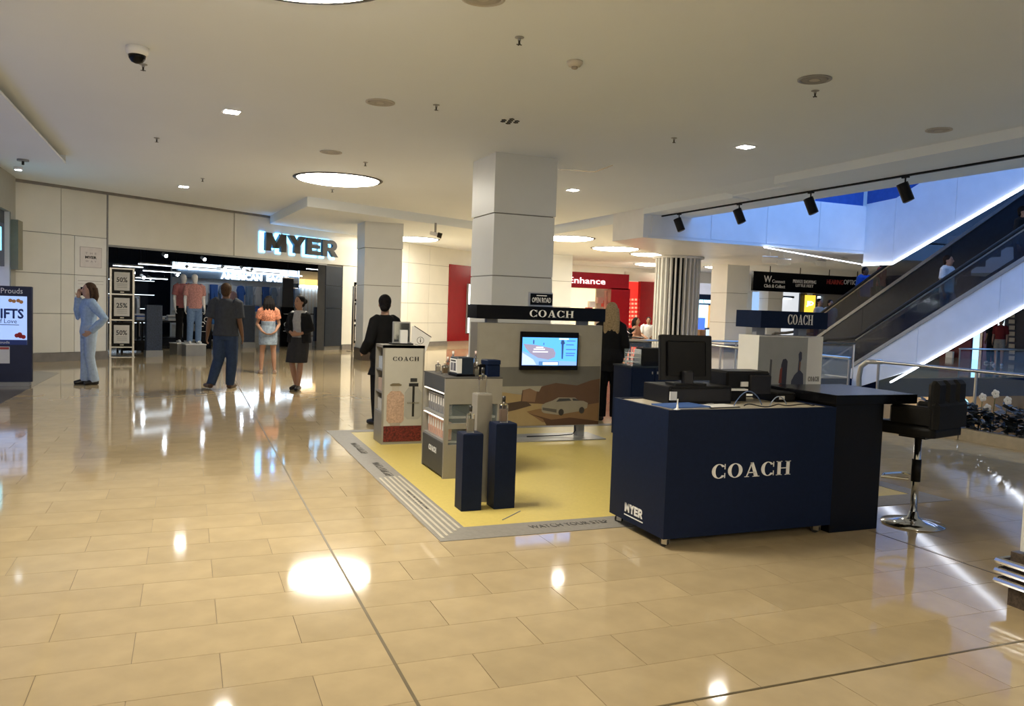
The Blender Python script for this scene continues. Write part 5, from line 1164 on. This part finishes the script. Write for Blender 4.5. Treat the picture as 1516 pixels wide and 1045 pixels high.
rider(1229,455,19.2,st2,'person in a pale grey top stepping onto the darker escalator',-.1,1.72,sex='m',tone='olive',hair=('short','black'),top=dict(m=FB['palegrey'],sleeve=.4,low=.86,grow=.03),bottom=dict(m=FB['jeans'],kind='trousers'),shoes=bshoe)

# ================================================================== far shops
def em2(n_, c, s): return mat(n_, tuple(x*.4 for x in c), .5, emit=c, es=s, noise=.12, nscale=3)
def rect(t, u0, v0, u1, v1, nm, m, y=YF, d=.1, off=0):
    """a board standing on the plane y, seen between two picture columns"""
    a, b = py(u0, (v0+v1)/2, y), py(u1, (v0+v1)/2, y); um = (u0+u1)/2
    z0, z1 = py(um, v1, y).z, py(um, v0, y).z
    return B().box(a.x, b.x, y-off-d, y-off, max(z0,.001), min(z1,LOWC-.002)).build(nm, m, t)
def rtext(s, u0, v0, u1, v1, m, t, y, bold=0, ext=.02):
    a, b = py(u0, (v0+v1)/2, y), py(u1, (v0+v1)/2, y); um = (u0+u1)/2; z0, z1 = py(um, v1, y).z, py(um, v0, y).z
    return text(s, b.x-a.x, z1-z0, m, t, ((a.x+b.x)/2, y, (z0+z1)/2), bold=bold, ext=ext)
t = thing('red_shop', 'red shopfront with thin white script lettering and a warm lit window', 'shop', (0,0,0))
rect(t,826,404,926,427,'header',M['red'],30.0,.3); rect(t,826,427,838,515,'side_post',M['red'],30.0,.3); rect(t,898,427,926,515,'red_pier',M['red'],30.0,.3)
rect(t,836,427,882,515,'lit_back_wall',em2('warm_shop',(.9,.68,.36),.8),31.2); rect(t,880,427,900,515,'grey_back_wall',col(.4,.36,.3),31.1)
rtext('Enhance',842,411,896,420,em2('pink_letters',(1,.8,.8),1.1),t,29.69)
for k,(u,v) in enumerate(((870,455),(874,446),(886,440),(894,445),(856,458))): rect(t,u-4,v,u+4,v+9,'window_display',[col(.5,.03,.03),M['wht'],col(.5,.3,.28)][k%3],30.8,.2)
rect(t,894,430,899,470,'pink_shelf',col(.6,.3,.28),30.6,.2)
t = thing('red_lattice_screen', 'red lit lattice screen wall right of the red shopfront', 'screen wall', (0,0,0))
rect(t,926,417,943,522,'lattice',em2('red_lattice',(.75,.03,.02),.55),30.4); rect(t,943,417,967,522,'red_panel',M['red'],30.3,.2); rect(t,924,404,990,417,'head_wall',M['cream'],30.4,.1)
for k in range(7):
    for j in range(3): rect(t,928+j*5,442+k*6,931+j*5,445+k*6,'cutout',em2('cutout_glow',(1,.25,.15),.8) if k+j == 0 else bpy.data.materials['cutout_glow'],30.4,.12)
t = thing('hanging_screen', 'black departure style hanging screen beside the fin column', 'screen', (0,0,0))
rect(t,971,391,986,414,'casing',M['black'],21.5,.12); rect(t,974,394,984,411,'display',em2('screen_rows',(.5,.75,.9),.8),21.38,.01)
for k in range(3): rect(t,974,397+k*5,984,398.5+k*5,'row_line',M['black'],21.369,.004)
a = py(978,391,21.5); B().cyl((a.x,21.44),.02,a.z,LOWC,8).build('hanger', M['dkmetal'], t)
t = thing('white_shop', 'white lit shop bay with a dark blue post beyond the red screen', 'shop', (0,0,0))
rect(t,966,420,1022,520,'back_wall',col(.55,.56,.6),33.5); rect(t,968,450,971,495,'dark_post',M['navy'],33.2); rect(t,964,450,967,490,'lit_edge',em2('lit_edge',(.7,.8,1),.8),33.1); rect(t,972,492,980,508,'brown_counter',col(.15,.07,.03),32.5)
t = thing('blue_shop', 'blue shop with a white lit name strip and a white runner emblem', 'shop', (0,0,0))
rect(t,1024,420,1076,436,'head_wall',em2('pale_head',(.5,.52,.62),.35),33.4,.3); rect(t,1024,436,1062,443,'navy_header',M['navy'],33.3,.3); rect(t,1024,443,1060,510,'navy_wall',mat('shop_navy',(.03,.05,.16),.5,noise=.1),33.6)
rect(t,1026,443.5,1055,449,'sign_backing',em2('sign_back',(.25,.55,.7),.5),33.0,.05); rtext('LEDAR VINW',1028,444,1054,448.5,em2('name_white',(.85,1,1),1.2),t,32.94,.02)
rect(t,1033,451,1046,485,'lit_display',em2('cyan_display',(.45,.8,.95),.9),33.3); rect(t,1046,452,1054,485,'amber_display',em2('amber_display',(.6,.35,.12),.6),33.3)
bp = rect(t,1055,454,1074,484,'blue_panel',em2('royal_panel',(.02,.07,.45),.6),32.6,.2)
for (u,v) in ((1063,464),(1066,460),(1069,457)): rect(t,u-2,v-2.5,u+3,v+2.5,'emblem',M['wht'],32.38,.02)
rect(t,1057,465,1073,468,'emblem_line',M['wht'],32.38,.02); rect(t,1024,470,1038,490,'blue_counter',em2('royal_counter',(.06,.15,.7),.6),31.5,.3); rect(t,1026,488,1072,512,'wood_counter',col(.16,.09,.05),30.5,.5); rect(t,1045,488,1074,497,'display_case',em2('case_white',(.5,.65,.85),.5),30.0,.1)
t = thing('hanging_shop_sign', 'long black hanging sign with white and red shop names', 'sign', (0,0,0))
y_ = 27.5
a, b = py(1115,417,y_), py(1340,425,y_); z1, z0 = py(1115,401,y_).z, py(1115,430,y_).z
B().box(a.x,b.x,y_,y_+.12,z0,z1).build('board', M['gblack'], t)
for k in range(4):
    x = a.x+.9+k*1.6; B().cyl((x,y_+.06),.02,z1,LOWC,6).build('hanger', M['dkmetal'], t)
for s, u0, v0, u1, v1, m in (('W',1131,408,1142,418,M['wht']),('Connect',1143,414,1162,419,M['wht']),('Click & Collect',1131,421,1162,426,M['wht']),('PRIVATE SHOPPING',1174,414.5,1208,419.5,M['wht']),('LITTLE FEET',1178,421,1204,425,M['wht']),('HEARING',1224,414,1248,421,col(.5,.06,.05)),('OPTICAL',1249,414.5,1275,421.5,M['wht'])): rtext(s,u0,v0,u1,v1,m,t,y_-.001)
t = thing('bright_shop_bay', 'white shop bay with a bright ceiling light under the hanging sign', 'shop', (0,0,0))
rect(t,1113,432,1124,470,'blue_window',em2('blue_window',(.25,.4,.65),.6),33.8); rect(t,1155,430,1181,510,'white_bay',em2('white_bay',(.6,.62,.65),.5),33.9); rect(t,1155,438,1174,441,'dark_lintel',M['navyd'],33.7); rect(t,1160,441,1170,443,'lamp',em2('bay_lamp',(.9,.95,1),2),33.6); rect(t,1181,434,1191,510,'dark_pier',M['navyd'],33.6)
t = thing('yellow_sign_shop', 'blue shop with a yellow JD sign panel and long white light', 'shop', (0,0,0))
rect(t,1191,437,1205,463,'yellow_panel',em2('yellow_panel',(.8,.5,.05),.7),33.4,.1); rtext('JD',1194,446,1204,454,em2('jd_white',(.8,1,1),1.2),t,33.29,.03)
rect(t,1205,436,1300,510,'blue_wall',mat('shop_blue',(.05,.09,.25),.5,noise=.4,nscale=2),33.9); rect(t,1210,440,1268,446,'light_strip',em2('strip_white',(.75,.95,1),1.6),33.5,.1); rect(t,1240,457,1250,470,'blue_lamp',em2('blue_lamp',(.1,.4,1),1.2),33.3)
rect(t,1191,463,1206,505,'yellow_display',col(.4,.27,.06),33.2,.4)
# cafe seats in front of the red shop
def chair(loc, rz, lab):
    t = thing('cafe_chair', lab, 'chair', loc, rz, 'cafe chairs'); B().cb(-.2,.2,-.2,.2,.42,.46,.01).build('seat', M['black'], t); B().cb(-.2,.2,.17,.2,.46,.85,.01).build('backrest', M['black'], t)
    for sx in (-1,1):
        for sy in (-1,1): B().tube([(sx*.17,sy*.17,.42),(sx*.19,sy*.19,0)],.015,6).build('leg', M['steel'], t)
def sitter(u, yy, lab, rz, **kk):
    p = py(u, 480, yy); chair(V3(p.x,p.y,0), rz, 'black cafe chair under the '+' '.join(lab.split()[:6]))
    person(lab, V3(p.x,p.y,-.345) , rz, 1.68, pose=dict(kn={-1:(-.1,-.42,.86),1:(.1,-.42,.86)},an={-1:(-.1,-.42,.44),1:(.1,-.42,.44)},el={-1:(-.23,-.05,1.13),1:(.23,-.05,1.13)},wr={-1:(-.12,-.3,1.05),1:(.12,-.3,1.05)}), vox=.014, **kk)
sitter(942,22.0,'person in an orange top seated before the red lattice screen',.6,sex='f',tone='tan',hair=('longwild','dark'),top=dict(m=fab('peach_top',(.5,.25,.17)),sleeve=.4,low=.86),bottom=dict(m=FB['blackc'],kind='trousers'),shoes=bshoe)
sitter(960,23.6,'person in a white top seated before the red panel',-.5,sex='m',tone='olive',hair=('short','black'),top=dict(m=FB['white'],sleeve=.45,low=.86,grow=.03),bottom=dict(m=FB['blackc'],kind='trousers'),shoes=bshoe)
p = py(934,490,21.4); t = thing('cafe_table', 'dark round cafe table with a small plant before the red screen', 'table', (p.x,21.4,0)); B().cyl((0,0),.4,.72,.75,24).build('top', M['black'], t); B().cyl((0,0),.03,.03,.72,10).build('leg', M['dkmetal'], t); B().cyl((0,0),.25,0,.03,20).build('foot', M['dkmetal'], t)
t = thing('table_plant', 'small dark leafy plant on the cafe table', 'plant', (p.x,21.4,.7505)); B().lathe([(.05,0),(.07,.1)],seg=12).build('pot', M['black'], t); q = B()
for j in range(30):
    a = random.uniform(0,2*PI); d = V3(math.cos(a),math.sin(a),random.uniform(.3,1.6)).normalized(); s = d.cross(V3(0,0,1)).normalized()*.03; c = V3(0,0,.1)
    q.add([c,c+d*.12+s,c+d*.26,c+d*.12-s],[(0,1,2),(0,2,3)])
q.build('foliage', leafm[2], t)
# gallery across the void
def grect(t, u0, v0, u1, v1, nm, m, x=30.9, d=.1):
    um = (u0+u1)/2; vm = (v0+v1)/2; a, b = pxx(u0,vm,x), pxx(u1,vm,x); z0, z1 = pxx(um,v1,x).z, pxx(um,v0,x).z
    return B().box(x-d, x, b.y, a.y, max(z0,.001) if z1 < 3.2 else z0, z1).build(nm, m, t)
t = thing('gallery_shop', 'dark gallery shop with red bays and a cyan lit post across the void', 'shop', (0,0,0))
grect(t,1395,470,1440,540,'red_bay',col(.12,.012,.02),30.9); grect(t,1455,470,1477,540,'red_bay',col(.16,.01,.02),30.9); grect(t,1443,475,1451,541,'lit_post',em2('cyan_post',(.3,.65,.9),1.0),30.6); grect(t,1452,480,1456,541,'steel_post',M['steel'],30.6)
grect(t,1480,465,1487,494,'lit_window',em2('white_window',(.6,.75,.8),.9),30.8); grect(t,1402,520,1412,541,'white_display',M['wht'],30.6); grect(t,1490,445,1530,541,'dark_banner_wall',mat('banner_navy',(.02,.028,.06),.5,noise=.1),30.7)
bn = None
for k in range(9):
    q = grect(t,1494+(k%2)*.6,455+k*9,1503,461+k*9,'banner_letter',M['grey'],30.58,.03)
t = thing('gallery_shop_upper', 'upper level shop with a white lit sign and a red pier across the void', 'shop', (0,0,0))
s_ = grect(t,1455,306,1505,323,'sign_board',mat('sign_dark',(.02,.03,.04),.5,noise=.1),30.7); um = pxx(1478,314,30.58)
text('allues', 1.5, .5, em2('cyan_sign',(.7,1,1),1.4), t, (30.55,um.y,um.z), rz=-PI/2, ext=.03, bold=.02)
grect(t,1444,318,1460,348,'red_pier',col(.14,.02,.012),30.6); grect(t,1461,320,1478,331,'lit_window',em2('pale_window',(.6,.75,.75),.9),30.8); grect(t,1428,335,1444,352,'grey_window',em2('grey_window',(.35,.38,.38),.6),30.8); grect(t,1478,321,1490,330,'lit_window',bpy.data.materials['pale_window'],30.75); grect(t,1380,352,1440,375,'dark_window',M['navyd'],30.8); grect(t,1488,270,1545,300,'pale_soffit',M['slab'],30.9,.3)
for k,(u,lab) in enumerate(((1466,'person in dark clothes and white shoes in the gallery across the void'),(1478,'person in khaki shorts standing in the gallery across the void'))):
    p = pxx(u,540,28.5-k); person(lab, V3(28.5-k,p.y,.001), -PI/2+.4*k, 1.72, vox=.014, sex='m', tone='tan', hair=('short','black'), top=dict(m=FB['blackc'] if k == 0 else FB['darkred'],sleeve=.45,low=.84), bottom=dict(m=FB['blackc'] if k == 0 else FB['khaki'],kind='trousers' if k == 0 else 'shorts'), shoes=M['wht'])
